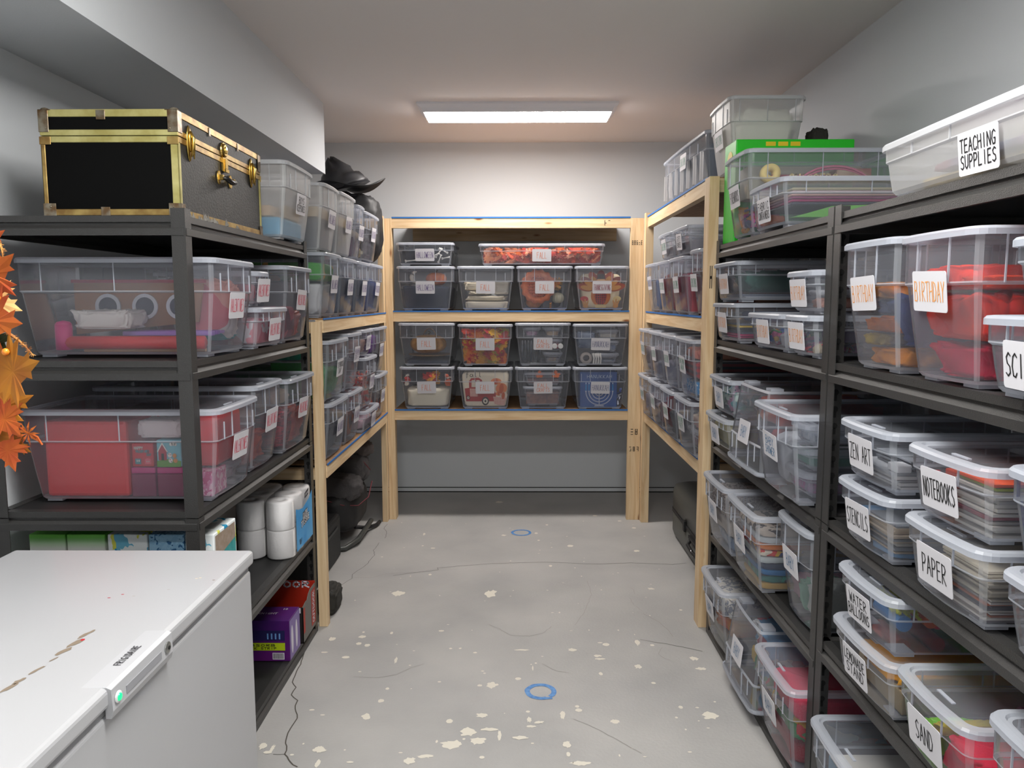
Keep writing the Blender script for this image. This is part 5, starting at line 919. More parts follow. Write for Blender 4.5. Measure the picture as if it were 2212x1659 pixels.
lettering(mb, ['HAPPY'], .32, .80, .4, .11, .03, put=lambda x, z: P_(x, z), m=1); lettering(mb, ['VALENTINES'], .5, .66, .62, .10, .025, put=lambda x, z: P_(x, z), m=0); lettering(mb, ['DAY'], .8, .52, .2, .10, .025, put=lambda x, z: P_(x, z), m=0)
oo = mb.build('printed_picture', [mat('pr_teal', '4E8A90', .6), mat('pr_ivory', 'E0DCD4', .6), mat('pr_rose', 'D86A78', .6)], o); oo['label'] = 'two little robots with a valentine greeting'
o = gb(.18, .325, .37, .70, '8ABCC8', 'blue gift box with dogs'); YA, YB_ = ins(b, 0, 1, .18, .325, 0, 1)[2:4]
P_ = lambda u, w: (xs, YB_ - u * (YB_ - YA), z0 + (z1 - z0) * (.37 + .33 * w))
mb = MB(); q(mb, [(.0, .0), (1, 0), (1, .22), (.5, .3), (0, .22)], 0); q(mb, [(.08, .25), (.42, .25), (.42, .6), (.25, .85), (.08, .6)], 1, .0004); q(mb, [(.2, .25), (.31, .25), (.31, .5), (.2, .5)], 2, .0008); q(mb, [(.02, .56), (.25, .92), (.48, .56), (.43, .56), (.25, .84), (.07, .56)], 3, .001)
for u, w, r in ((.62, .85, .07), (.72, .88, .09), (.8, .84, .06), (.58, .24, .09), (.55, .44, .09)): q(mb, [(u + r * math.cos(a * .52), w + r * math.sin(a * .52)) for a in range(12)], 3, .0007)
for u, w, r in ((.78, .24, .09), (.75, .42, .085)): q(mb, [(u + r * math.cos(a * .52), w + r * math.sin(a * .52)) for a in range(12)], 4, .0011)
for u, w in ((.52, .48), (.6, .46), (.56, .28), (.62, .2)): q(mb, [(u + .02 * math.cos(a), w + .02 * math.sin(a)) for a in range(6)], 2, .0015)
oo = mb.build('printed_picture', [mat('pr_grass', '6A9A4A', .6), mat('pr_house', 'A83440', .6), mat('pr_black', '1E1A1A'), mat('pr_white', 'E4E0DA', .6), mat('pr_dog', 'D8A070', .6)], o); oo['label'] = 'red dog house with two spotted dogs'
CLOTH(b, (.05, .4, .18, .45, .72, .96), 'CFC4C4', 'white tissue scarf', amp=.35, fs=5); INNER(b, .5, .98, .0, .14, .0, .30, 'little clear tub', ('C8A8B4', .6, 'D8C8D0')); CARTON(b, (.03, .45, .0, .14, .0, .30), 'D890B0', 'pink patterned card', m=patch('pink_pattern', ['D890B0', 'C86A90', 'E8C8D4'], 50))
b = BIN('L', 2.63, 2.955, .911, 1.225, .58, -.905, 'VALENTINES bin of red tinsel, middle shelf', 'VALENTINES', 'r', lz=.56)
CLOTH(b, (0, 1, .0, .9, 0, .45), '98303E', 'red tinsel garland', m=mat('red_tinsel', 'A82A3C'), amp=.35, fs=5); CLOTH(b, (.1, .95, .3, .95, .45, .8), '6E5A62', 'mauve packet', amp=.2)
b = BIN('L', 2.965, 3.366, .911, 1.213, .58, -.89, 'VALENTINES bin at the far end, middle shelf', 'VALENTINES', 'r', lz=.56)
CLOTH(b, (0, .45, .0, .5, 0, .62), '4A2430', 'maroon tinsel strands', m=mat('maroon_tinsel', '3E1E2A', .3, c2='B84A54', scale=30, stretch=(1, 1, 6)), amp=.3, fs=5); CLOTH(b, (.5, 1, .0, .6, .0, .6), 'B03848', 'red foil garland', m=mat('red_tinsel', 'A82A3C'), amp=.35); CLOTH(b, (.1, .9, .1, .8, .62, .85), 'C8B8A8', 'cream pink cloth', amp=.35)
# ================================================================ trunk on the left steel shelving
BRS = mat('worn_brass', 'B49A5E', .42, .8, c2='86683C', scale=24); BRP = mat('pale_brass', 'BDB67C', .45, .5, c2='A09658', scale=18); LTH = mat('black_vulcanised_board', (.003, .003, .003), .8, spec=.06)
LTF = mat('scuffed_black_board', (.012, .012, .012), .55, c2=(.022, .021, .020), scale=12, bump=.15, bscale=160)
t = thing('steamer_trunk', 'black steamer trunk with brass trim on top of the left steel shelving', 'trunk', (-1.148, 2.56, 1.7575))
hx1, hy1, HT, SM = .192, .345, .292, .222
for nm, za, zb in (('body', .004, SM - .002), ('lid', SM + .002, HT - .002)): MB().box(-hx1, hx1, -hy1 + .001, hy1, za, zb).box(-hx1 + .001, hx1 - .001, -hy1, -hy1 + .001, za, zb, 1).build(nm, [LTF, LTH], t)
e = .0025
def strip(x0, x1, y0, y1, z0, z1, m=BRS, name='edge_trim'): return MB().box(x0, x1, y0, y1, z0, z1).build(name, m, t, False, .0012, 1)
for z0, z1, mm in ((0.002, .020, BRS), (SM - .018, SM - .001, BRP), (SM + .001, SM + .017, BRP), (HT - .018, HT, BRP)):
    for s in (-1, 1): strip(-hx1 - e, hx1 + e, *sorted((s * (hy1 - .001), s * (hy1 + e))), z0, z1, mm)
    strip(hx1 - .001, hx1 + e, -hy1, hy1, z0, z1, BRS); strip(-hx1 - e, -hx1 + .001, -hy1, hy1, z0, z1, BRS)
for sx in (-1, 1):
    strip(*sorted((sx * (hx1 - .018), sx * (hx1 + e))), -hy1, hy1, HT - .0025, HT + e, BRS)
    for sy in (-1, 1):
        strip(*sorted((sx * (hx1 - (.020 if sx > 0 else .010)), sx * (hx1 + e))), *sorted((sy * (hy1 - .001), sy * (hy1 + e))), .02, SM - .018, BRP if sx > 0 else BRS)
        strip(*sorted((sx * (hx1 - .001), sx * (hx1 + e))), *sorted((sy * (hy1 - .012), sy * (hy1 + e))), .02, SM - .018, BRP)
for s in (-1, 1): strip(-hx1, hx1, *sorted((s * (hy1 - .018), s * (hy1 + e))), HT - .0025, HT + e, BRP)
TIN = mat('tarnished_steel', '8F8878', .35, .8, c2='6A5238', scale=40)
for sx in (-1, 1):
    for sy in (-1, 1):
        for top in (0, 1):
            z = HT if top else 0; d = -1 if top else 1; L = .060 if top else .036; mb = MB(); X, Y = sx * (hx1 + e), sy * (hy1 + e)
            mb.box(*sorted((X - sx * (.027 if top else .034), X + sx * .002)), *sorted((Y, Y + sy * .002)), *sorted((z, z + d * L)))
            mb.box(*sorted((X, X + sx * .002)), *sorted((Y - sy * .027, Y + sy * .002)), *sorted((z, z + d * L)))
            mb.box(*sorted((X - sx * .034, X + sx * .002)), *sorted((Y - sy * .034, Y + sy * .002)), *sorted((z, z - d * -.0)) if False else sorted((z, z + (.002 if top else .0015))))
            if top: mb.lathe([(.001, -.015), (.010, -.012), (.014, -.004), (.014, .004), (.010, .011), (.001, .014)], 12, 0, None, (X - sx * .012, Y - sy * .012, z - .004))
            mb.lathe([(.001, -.001), (.003, 0), (.001, .002)], 8, 0, Matrix.Translation((X - sx * .020, Y + sy * .003, z + d * (L - .010))) @ Matrix.Rotation(PI / 2, 4, 'X'))
            mb.build('corner_cap', TIN, t, False, .001, 1)
for sy in (-1, 1):
    for sx in (-1, 1):
        MB().box(*sorted((sx * (hx1 + e + .002), sx * (hx1 - .028))), *sorted((sy * (hy1 + e), sy * (hy1 + e + .002))), SM - .024, SM - .002).build('seam_clamp', BRS, t, False, .001, 1)
    for z0 in (.0, HT - .026):
        MB().box(-.013 - .02, .013 - .02, *sorted((sy * (hy1 + e), sy * (hy1 + e + .002))), z0, z0 + .026).build('trim_clip', TIN, t, False, .001, 1)
for yy in (-.12, .12): MB().box(hx1 + e, hx1 + e + .002, yy - .006, yy + .006, HT - .026, HT).build('trim_clip', TIN, t, False, .001, 1)
GOLD = mat('polished_brass', 'C2A255', .25, 1.0)
def oval(mb, y, z, ry, rz, x0, x1, m=0):
    mb.loft([[(x0, y + ry * math.cos(a * PI / 10), z + rz * math.sin(a * PI / 10)) for a in range(20)], [(x1, y + ry * .94 * math.cos(a * PI / 10), z + rz * .94 * math.sin(a * PI / 10)) for a in range(20)]], m)
X = hx1 + e
for yy in (-.275, .245):
    mb = MB(); oval(mb, yy, SM - .008, .017, .052, X, X + .003); oval(mb, yy + .001, SM - .002, .008, .030, X + .003, X + .007)
    mb.tube([(X + .008, yy - .004, SM + .026), (X + .016, yy - .004, SM + .006), (X + .014, yy - .004, SM - .022), (X + .008, yy - .002, SM - .046)], [.003, .005, .005, .0025], 8)
    mb.tube([(X + .008, yy + .006, SM + .020), (X + .013, yy + .006, SM - .010), (X + .010, yy + .010, SM - .050)], [.003, .004, .002], 8)
    mb.build('draw_latch', GOLD, t, True)
mb = MB(); oval(mb, -.012, SM + .022, .022, .026, X, X + .004); mb.lathe([(.001, 0), (.020, 0), (.022, .003), (.017, .006), (.012, .006), (.010, .010), (.001, .011)], 22, 0, Matrix.Translation((X + .003, -.012, SM + .022)) @ Matrix.Rotation(PI / 2, 4, 'Y'))
mb.box(X, X + .006, -.030, .006, SM - .045, SM - .002); mb.box(X + .006, X + .011, -.022, -.002, SM - .036, SM - .006); mb.box(X + .005, X + .013, -.026, .002, SM - .048, SM - .038)
mb.build('lock', GOLD, t)
h = thing('x', 'x', 'x') if False else None
mb = MB()
for yy in (-.058, .040): oval(mb, yy, SM - .070, .014, .022, X, X + .003); mb.box(X + .003, X + .016, yy - .007, yy + .007, SM - .078, SM - .062)
hm = mb.build('handle', GOLD, t); MB().tube([(X + .012, -.056, SM - .070), (X + .020, -.045, SM - .072), (X + .026, -.010, SM - .080), (X + .020, .028, SM - .074), (X + .012, .038, SM - .070)], [.004, .008, .0085, .008, .004], 8).build('leather_grip', mat('black_leather', '121110', .35), hm, True)
mb = MB(); r = random.Random(4)
for k in range(22):
    y = -hy1 + .03 + r.random() * .42; s = r.uniform(.006, .018)
    mb.add([(X + .0005, y, .002), (X + .0005 + r.uniform(.002, .008), y + s, r.uniform(.002, .006)), (X + .001, y + s * .5, r.uniform(.012, .028)), (X, y + s, .002)], [(0, 1, 2), (1, 3, 2)])
o = mb.build('torn_covering', mat('torn_grey', '6E6A64', .7), t); o['label'] = 'torn grey covering along the bottom edge'; o['kind'] = 'stuff'
# ================================================================ chest freezer
ENW = mat('white_enamel', (.40, .40, .412), .28, coat=.2, bump=.04, bscale=900); GSK = mat('grey_gasket', '9A9A9C', .6)
t = thing('chest_freezer', 'white chest freezer with scratched lid in the lower left corner', 'freezer', (-1.018, 1.36, 0))
MB().box(-.317, .310, -.61, .61, .018, .808).build('cabinet', ENW, t, False, .008, 3)
MB().box(-.305, .298, -.60, .60, .001, .020).build('plinth', mat('dark_plinth', '2A2A2C', .6), t)
MB().box(-.312, .306, -.605, .605, .807, .823).box(-.300, .300, -.6, .6, .80, .826).build('gasket', GSK, t, False, .003)
MB().box(-.319, .318, -.615, .615, .823, .862).build('lid', ENW, t, False, .010, 3)
mb = MB(); prof = [(.272, .8620), (.316, .8628), (.3245, .859), (.3262, .820), (.322, .806), (.312, .806), (.312, .850), (.272, .8605)]
mb.prism(prof, 'y', -.118, .112); hd = mb.build('handle', mat('white_plastic_gloss', (.42, .42, .436), .3), t, False, .0015)
o = MB().box(.3255, .3268, -.072, .062, .8275, .8425).build('grip_recess', mat('recess_grey', '8E8E92', .6), hd)
o = MB().lathe([(.001, 0), (.0105, 0), (.0105, .002), (.008, .003), (.001, .003)], 20, 0, Matrix.Translation((.3262, -.101, .838)) @ Matrix.Rotation(PI / 2, 4, 'Y')).build('indicator_bezel', mat('bezel_white', 'DADADA', .4), hd)
o = MB().lathe([(.001, 0), (.0072, 0), (.006, .002), (.001, .0028)], 18, 0, Matrix.Translation((.3290, -.101, .838)) @ Matrix.Rotation(PI / 2, 4, 'Y')).build('indicator_lamp', mat('green_lamp', hx('12A868'), .3, emit=1.2), hd); o['label'] = 'round green power light'
mb = MB(); mb.lathe([(.001, 0), (.0115, 0), (.0115, .002), (.008, .0035), (.001, .0035)], 20, 0, Matrix.Translation((.3262, .088, .838)) @ Matrix.Rotation(PI / 2, 4, 'Y')); mb.lathe([(.001, 0), (.004, 0), (.004, .001), (.001, .001)], 12, 1, Matrix.Translation((.3300, .088, .838)) @ Matrix.Rotation(PI / 2, 4, 'Y')); mb.build('lock', [mat('lock_steel', 'A8A8A4', .3, .9), SLOT], hd)
mb = MB(); lettering(mb, ['FRIGIDAIRE'], 0, 0, .078, .013, .0020, put=lambda x, z: (.2925 - z, .002 + x, .8636)); mb.build('lettering', mat('logo_grey', '4E4E52', .5), hd)
mb = MB(); r = random.Random(8)
for k, (x, y, w_, a) in enumerate(((.150, -.117, .026, 1.0), (.152, -.095, .018, 1.2), (.158, -.055, .026, .6), (.163, -.013, .016, .6), (.163, .02, .026, .9), (.165, .055, .030, 1.0), (.164, .095, .030, .6))):
    n = 12; mb.add([(x + w_ * .28 * a * math.cos(q * 2 * PI / n) * r.uniform(.6, 1.2) + .2 * w_ * math.sin(q * 2 * PI / n), y + w_ * .75 * math.sin(q * 2 * PI / n) * r.uniform(.7, 1.1), .8626) for q in range(n)], [tuple(range(n))], 0)
mb.add([(.171 + .004 * math.cos(q), .068 + .005 * math.sin(q), .8627) for q in range(6)], [tuple(range(6))], 1)
for x, y, c in ((.11, .28, 1), (.13, .30, 1), (.16, .29, 2), (.22, .33, 2), (.255, .40, 3), (.262, .405, 3), (.30, .39, 0)): mb.add([(x + .004 * math.cos(q), y + .0022 * math.sin(q), .8626) for q in range(6)], [tuple(range(6))], c)
o = mb.build('scratches', [mat('rust_brown', '7A6C5C', .7), mat('red_fleck', 'B03040', .6), mat('faint_grey', 'A8A09C', .6), mat('cream_fleck', 'D8C8AC', .6)], t); o['label'] = 'brown scratches and red flecks on the lid'; o['kind'] = 'stuff'
# ================================================================ tissues, paper rolls and cartons on the left steel shelving
TG = (('green and white tissue box at the far left behind the freezer', '6DB04A', 'D8DAD0', 0), ('green and white tissue box, second from the left', '6DB04A', 'D8DAD0', 0), ('white tissue box with a blue and yellow splash', 'D6DADA', '2E8AB0', 1), ('pale blue tissue box with a leaf pattern', '9CC0DC', '3E6A94', 2), ('white tissue box with a splash by the black post', 'D6DADA', '2E8AB0', 1))
def grad(name, c1, c2, z):
    m, t_, out = nt(name); p = N(t_, 'BsdfPrincipled', Roughness=.5); t_.links.new(p.outputs[0], out.inputs[0]); tc = N(t_, 'TexCoord'); s = N(t_, 'SeparateXYZ'); t_.links.new(tc.outputs['Object'], s.inputs[0]); r_ = N(t_, 'ValToRGB'); r_.color_ramp.elements[0].position = z - .035; r_.color_ramp.elements[1].position = z
    r_.color_ramp.elements[0].color = rgb(hx(c2)); r_.color_ramp.elements[1].color = rgb(hx(c1)); t_.links.new(s.outputs[2], r_.inputs[0]); t_.links.new(r_.outputs[0], p.inputs['Base Color']); return m
GM = grad('tissue_green', '62B03E', 'D4D6CE', .158)
SP = patch('tissue_splash', ['F0F4F4', 'F0F4F4', 'F0F4F4', '2F9AC0', 'F0F4F4', 'E8E88A', 'F0F4F4', 'F0F4F4', '8AC4DC'], 30, stretch=(1, 1, .7)); FLM = patch('tissue_leaf', ['A8CAE2', 'A8CAE2', 'A8CAE2', '48709A', '9CC0DC'], 60)
for k, (lab, c1, c2, kd) in enumerate(TG):
    x0 = (-1.505, -1.388, -1.262, -1.135, -1.022)[k]; wd = (.112, .118, .122, .108, .088)[k]
    for lv in (0, 1):
        o = MB().box(0, wd, 0, .185, 0, .1690).build('tissue_box', (GM, SP, FLM)[kd], None, False, .003); o.location = (x0, 2.290, .4655 + lv * .1695)
        tag(o, lab if lv else 'lower ' + lab.replace('tissue box', 'tissue box mostly hidden', 1), 'tissue box')
        if lv: MB().box(wd * .25, wd * .75, .06, .125, .1689, .1697).build('slot', mat('slot_film', 'C8C8C8', .4), o)
t = o; mb = MB(); xx = wd + .0006
mb.add([(xx, .01, .005), (xx, .175, .005), (xx, .175, .16), (xx, .01, .16)], [(0, 1, 2, 3)], 0); mb.add([(xx + .0006, .01, .05), (xx + .0006, .175, .02), (xx + .0006, .175, .11), (xx + .0006, .01, .085)], [(0, 1, 2, 3)], 1)
mb.build('printed_side', [mat('print_beige', '9A8A7C', .6, c2='A89A90', scale=60), mat('print_teal', '3E8A8C', .6, c2='5AA0A0', scale=40)], t)
RL = mat('tissue_roll', (.84, .82, .80), .75, bump=.15, bscale=70); FILM = haze('wrap_film', .10, (.9, .9, .92), rough=.25, gloss=.5)
def paper_pack(x, label, badge):
    t = thing('toilet_paper_pack', label, 'toilet paper', (x, 3.200, .4658))
    for lv in (0, 1):
        for k in (-1, 0, 1): MB().lathe([(.017, .001), (.054, .001), (.0565, .006), (.0565, .112), (.054, .118), (.017, .118), (.017, .001)], 28, 0, None, (0, k * .1145, lv * .1195)).build('roll', RL, t, True)
    prof = [(.0, -.174), (.030, -.170), (.050, -.150), (.058, -.11), (.0585, 0)]
    half = prof + [(a, -b) for a, b in reversed(prof[:-1])]; lp = half + [(-a, b) for a, b in reversed(half[1:-1])]
    mb = MB(); mb.loft([[(a * f, b * f, z) for a, b in lp] for f, z in ((.96, .0005), (1, .008), (1, .12), (1, .235), (.93, .243))]); mb.build('wrap', FILM, t, True)
    if badge:
        mb = MB(); x1 = .0592
        mb.loft([[(x1 + q_, a_, b_) for a_, b_ in ((-.10, .012), (.145, .012), (.145, .215), (.10, .190), (0, .172), (-.06, .180), (-.10, .192))] for q_ in (0, .0006)], 0)
        lettering(mb, ['BATH', 'TISSUE'], 0, 0, .12, .05, .013, m=2, put=lambda a, b: (x1 + .0010, .03 + a, .125 + b + a * .1)); lettering(mb, ['BATH', 'TISSUE'], 0, 0, .12, .05, .006, m=1, put=lambda a, b: (x1 + .0014, .03 + a, .125 + b + a * .1))
        lettering(mb, ['4 ROLLS'.replace('4 ', ''), 'ABLY'], 0, 0, .05, .022, .002, m=2, put=lambda a, b: (x1 + .0010, -.045 + a, .04 + b))
        mb.add([(x1 + .0008, .03, .205), (x1 + .0008, .09, .212), (x1 + .0008, .09, .238), (x1 + .0008, .03, .228)], [(0, 1, 2, 3)], 2); lettering(mb, ['KIRKLAND'], 0, 0, .05, .010, .0014, m=1, put=lambda a, b: (x1 + .0012, .06 + a, .2205 + b + a * .1))
        mb.build('printed_panel', [mat('pack_blue', '3E97D6', .4, c2='6FB0E0', scale=10), mat('pack_white', 'E8E8EC', .4), mat('pack_navy', '1E1E2E', .4)], t)
    else:
        mb = MB().lathe([(.001, 0), (.02, 0), (.02, .0006), (.001, .0006)], 20, 0, Matrix.Translation((.0592, -.02, .15)) @ Matrix.Rotation(PI / 2, 4, 'Y')); mb.box(.0590, .0596, -.03, .02, .02, .07, 1); mb.build('printed_panel', [mat('pack_orange', 'D8842A', .5), mat('pack_navy', '1E1E2E', .4)], t)
paper_pack(-.977, 'toilet paper pack with a blue panel at the shelf edge', True); paper_pack(-1.098, 'plain white toilet paper pack behind the blue one', False)
t = thing('purple_carton', 'purple carton with a lime stripe on the lowest left shelf', 'carton', (-1.045, 3.055, .0574))
PU = mat('carton_purple', '2E1858', .45, c2='5A1E66', scale=5); MB().box(-.12, .12, -.072, .072, 0, .172).build('body', PU, t, False, .002)
mb = MB(); y_ = -.0726; mb.box(-.08, .10, y_ - .0004, y_, .046, .078, 0); lettering(mb, ['ABSORB'], .0, .068, .12, .009, .0022, y_ - .001, 2); lettering(mb, ['LOCK STRIP'], .0, .055, .13, .009, .0020, y_ - .001, 2)
mb.box(-.10, .10, y_ - .0004, y_, .088, .130, 1)
for k in range(4): mb.box(.028 + k * .016, .034 + k * .016, y_ - .0010, y_ - .0006, .094, .118, 3)
mb.box(.048, .096, y_ - .0004, y_, .008, .036, 4)
for k in range(9): mb.box(.051 + k * .0048, .0535 + k * .0048, y_ - .001, y_ - .0006, .011, .034, 2)
mb.box(.1204, .1208, -.07, .07, .004, .168, 5)
for k, yy in enumerate((-.04, .02)): oval(mb, yy, .08, .014, .06, .121, .1216, 4)
lettering(mb, ['10'], 0, 0, .02, .014, .003, m=4, put=lambda a, b: (.07 + a, .045 + b, .1726)); lettering(mb, ['SILLY', 'ANNA']if False else ['OVERNIGHT'], 0, 0, .12, .016, .0025, m=4, put=lambda a, b: (-.01 + a, .0 + b, .1726))
mb.build('printed_artwork', [mat('art_lime', 'B8C82E', .5), mat('art_indigo', '1E1A4A', .5), mat('art_dark', '1A1A20', .5), mat('art_tealdot', '7A9AC8', .5), mat('art_white', 'D8D4DC', .5), mat('art_lilac', '8A7AA8', .5)], t)
t = thing('red_open_carton', 'torn open red and black carton behind the purple one', 'carton', (-1.06, 3.245, .0574))
RDC = mat('carton_brick', 'A8402C', .5); mb = MB(); W2, D2, H2, th = .145, .10, .195, .003
mb.box(-W2, W2, -D2, -D2 + th, 0, .16, 1); mb.box(-W2, W2, D2 - th, D2, 0, H2 + .01, 0); mb.box(-W2, -W2 + th, -D2, D2, 0, H2, 0); mb.box(-W2, W2, -D2, D2, 0, th, 1)
mb.loft([[(x, -D2, 0), (x, D2, 0), (x, D2, H2), (x, .02, H2), (x, -.01, H2 - .012), (x, -.03, H2 - .03), (x, -.05, .168), (x, -D2, .16)] for x in (W2 - th, W2)], 2)
mb.build('body', [RDC, mat('carton_black', '1E1A1A', .5), mat('carton_grey', '6E6A66', .5)], t)
mb = MB(); lettering(mb, ['INDOOR'], .0, .188, .24, .026, .007, D2 - th - .0008, 0); mb.box(W2 + .0004, W2 + .0008, -.095, -.07, .04, .15, 1); mb.box(W2 + .0004, W2 + .0008, .03, .095, .02, .18, 1); lettering(mb, ['OUTDOOR'], 0, 0, .14, .03, .005, m=0, put=lambda a, b: (W2 + .0012, .062 - b, .10 + a)); mb.box(.08, .135, -D2 - .001, -D2 - .0004, .135, .158, 0)
mb.build('printed_lettering', [mat('art_white', 'D8D4DC'), RDC], t)
o = lump_mb(-1.46, -1.24, 2.9, 3.36, .0560, .36, amp=.3, fs=3, seed=50).build('black_cloth_bag', mat('black_fabric', '26241F'), None, True); tag(o, 'black cloth bag at the back of the lowest left shelf', 'bag')
# ================================================================ under the left pine shelving
o = MB().box(-1.42, -1.055, 3.90, 4.46, .001, .262).build('black_luggage_box', mat('black_nylon', '141516', .6, bump=.3, bscale=90), None, False, .02, 3); tag(o, 'black fabric luggage box on the floor under the left pine shelves', 'luggage')
MB().box(-1.053, -1.049, 3.99, 4.37, .19, .205).build('strap', mat('strap_black', '26282A', .5), o)
o = lump_mb(-.99, -.872, 3.545, 3.74, .001, .13, amp=.3, fs=3, seed=52).build('black_pouch', mat('black_fabric', '26241F'), None, True); tag(o, 'small black pouch behind the near left pine post', 'pouch')
t = thing('child_car_seat', 'black and grey child car seat with red piping under the left shelves', 'car seat', (-1.19, 4.86, 0))
GRY = mat('grey_padding', '4A4748', .85, bump=.4, bscale=60); BLK = mat('seat_black', '141315', .6); RP = mat('piping_red', '5E1E26', .7)
lump_mb(-.25, .20, -.30, .25, .07, .36, amp=.12, fs=2, seed=60, ex=.5).build('shell', BLK, t, True)
lump_mb(-.20, .235, -.27, -.02, .26, .44, amp=.25, fs=3, seed=61, ex=.6, flat=False).build('side_cushion', GRY, t, True)
lump_mb(-.22, .215, -.02, .22, .30, .56, amp=.22, fs=3, seed=62, ex=.6, flat=False).build('seat_cushion', GRY, t, True)
MB().tube([(-.18, -.302, .36), (-.02, -.30, .32), (.12, -.27, .27), (.20, -.20, .25), (.245, -.10, .28), (.25, 0, .36)], .0035, 6).build('piping', RP, t, True)
MB().tube([(-.15, -.05, .54), (.05, .0, .52), (.18, .03, .49), (.232, .05, .42)], .0035, 6).build('piping', RP, t, True)
lump_mb(-.18, .24, .05, .26, .48, .60, amp=.35, fs=3, seed=63, flat=False).build('headrest', mat('taupe_padding', '5A5250', .85), t, True)
MB().tube([(-.16, -.36, .03), (.02, -.37, .018), (.14, -.33, .018), (.20, -.22, .04), (.22, .1, .07)], .016, 8).build('rocker_base', mat('dark_grey_plastic', '3A3C3A', .4), t, True)
MB().tube([(.16, -.12, .09), (.20, .06, .03), (.24, .16, .018), (.25, .24, .018)], .013, 7).build('strap', BLK, t, True)
t = thing('folded_stroller', 'folded black stroller leaning under the left pine shelves', 'stroller', (-1.22, 4.26, .266))
mb = MB(); Mw = Matrix.Translation((.06, -.08, .18)) @ Matrix.Rotation(PI / 2, 4, 'Y') @ Matrix.Rotation(.3, 4, 'X')
mb.lathe([(.060, -.018), (.082, -.018), (.088, 0), (.082, .018), (.060, .018), (.060, -.018)], 30, 0, Mw); mb.lathe([(.001, -.012), (.018, -.012), (.018, .014), (.001, .014)], 14, 1, Mw)
for k in range(6): a = k * PI / 3; mb.tube([Mw @ Vector((.015 * math.cos(a), .015 * math.sin(a), 0)), Mw @ Vector((.064 * math.cos(a), .064 * math.sin(a), 0))], .007, 6, 1)
mb.build('wheel', [BLK, mat('wheel_grey', '7A7C7C', .4)], t)
MB().tube([(.05, -.05, .18), (-.02, .06, .06), (-.1, .14, .02), (-.16, .20, .12)], .014, 8).build('frame_tube', mat('dark_grey_plastic', '3A3C3A'), t, True); MB().tube([(-.02, -.06, .02), (-.04, .12, .30), (-.08, .20, .34)], .014, 8).build('frame_tube', mat('dark_grey_plastic', '3A3C3A'), t, True)
lump_mb(-.25, .02, -.02, .22, .05, .33, amp=.3, fs=3, seed=64, flat=False).build('canopy_fabric', BLK, t, True)
# ================================================================ black costume pieces above the left shelves
o = lump_mb(-1.36, -.862, 4.89, 5.14, 1.742, 2.21, amp=.16, fs=3.2, seed=71, ex=.55).build('black_costume_bundle', mat('satin_black', '0C0C0E', .6, c2='161619', scale=9), None, True); tag(o, 'black satin costume bundle behind the upper HALLOWEEN bins', 'costume')
t = thing('witch_hat', 'crumpled black witch hat on the costume bundle in the left corner', 'hat', (-1.065, 4.985, 2.222))
SB = mat('satin_black', '0F0F11'); mb = MB(); n = 40; loops = []
for f, q in ((.10, .02), (.55, 0), (1, .0)):
    loops.append([(f * .225 * math.cos(2 * PI * k / n), f * .13 * math.sin(2 * PI * k / n), q + f * f * (.050 * abs(math.cos(2 * PI * k / n)) ** 1.5 + .018 * math.sin(3 * 2 * PI * k / n + 1))) for k in range(n)])
mb.loft(loops + [[(x, y, z + .006) for x, y, z in l] for l in reversed(loops)], 0, True, True); mb.build('brim', SB, t, True)
mb = MB(); loops = []
for i in range(12):
    f = i / 11; rr_ = .135 * (1 - f) ** .75 + .014; cx, cz = -.03 - .10 * f, .01 + .18 * f; loops.append([(cx + rr_ * math.cos(2 * PI * k / 24) * (1 + .2 * noise.noise((k * .5, f * 5, 3))), rr_ * .85 * math.sin(2 * PI * k / 24), cz + .03 * noise.noise((math.cos(k * PI / 12) * 2, f * 6, 1)) + rr_ * .3 * math.cos(2 * PI * k / 24)) for k in range(24)])
mb.loft(loops); mb.build('crown', mat('hat_taffeta', '121214', .5, c2='26262A', scale=14), t, True)
# ================================================================ under the right pine shelving
GS = mat('grey_hard_shell', '4A4C4A', .45, bump=.1, bscale=300); t = thing('hard_shell_suitcase', 'dark grey hard shell suitcase on the floor under the right pine shelves', 'suitcase', (1.235, 4.30, .001))
def shell(z0, z1, inset):
    return [rrect(-.235 + i, .235 - i, -.60 + i, .60 - i, z, .07, 5, 0, 0) for z, i in ((z0, .02 if z0 < .01 else 0), (z0 + .02, 0), (z1 - .05, 0), (z1 - .015, .012), (z1, .05))]
lo = [rrect(-.235 + i, .235 - i, -.60 + i, .60 - i, z, .07, 5, 0, 0) for z, i in ((.006, .03), (.02, .01), (.05, 0), (.175, 0))]
hi = [rrect(-.235 + i, .235 - i, -.60 + i, .60 - i, z, .07, 5, 0, 0) for z, i in ((.190, 0), (.31, 0), (.345, .012), (.360, .05))]
MB().loft(lo).build('lower_shell', GS, t, True); MB().loft(hi).build('upper_shell', GS, t, True)
MB().loft([rrect(-.239, .239, -.604, .604, z, .072, 5, 0, 0) for z in (.172, .193)]).build('seam_band', BLK, t)
MB().box(-.252, -.236, -.30, .02, .155, .170).tube([(-.24, -.28, .150), (-.262, -.26, .125), (-.264, -.14, .120), (-.262, -.02, .125), (-.24, 0, .150)], .011, 8).build('handle', BLK, t)
for yy in (-.36, .16): MB().box(-.250, -.236, yy - .02, yy + .02, .15, .215).build('latch', BLK, t, False, .003)
MB().tube([(-.262, -.16, .10), (-.270, -.15, .135), (-.262, -.12, .105)], .004, 6).build('key_ring', mat('chrome', 'B8B8B8', .2, 1), t, True)
MB().box(-.2375, -.2352, -.50, -.47, .03, .06).build('white_sticker', CARD, t)
for yy in (-.5, .5):
    for xx in (-.16, .16): MB().lathe([(.02, 0), (.016, .008)], 12, 0, None, (xx, yy, 0)).build('foot', BLK, t)
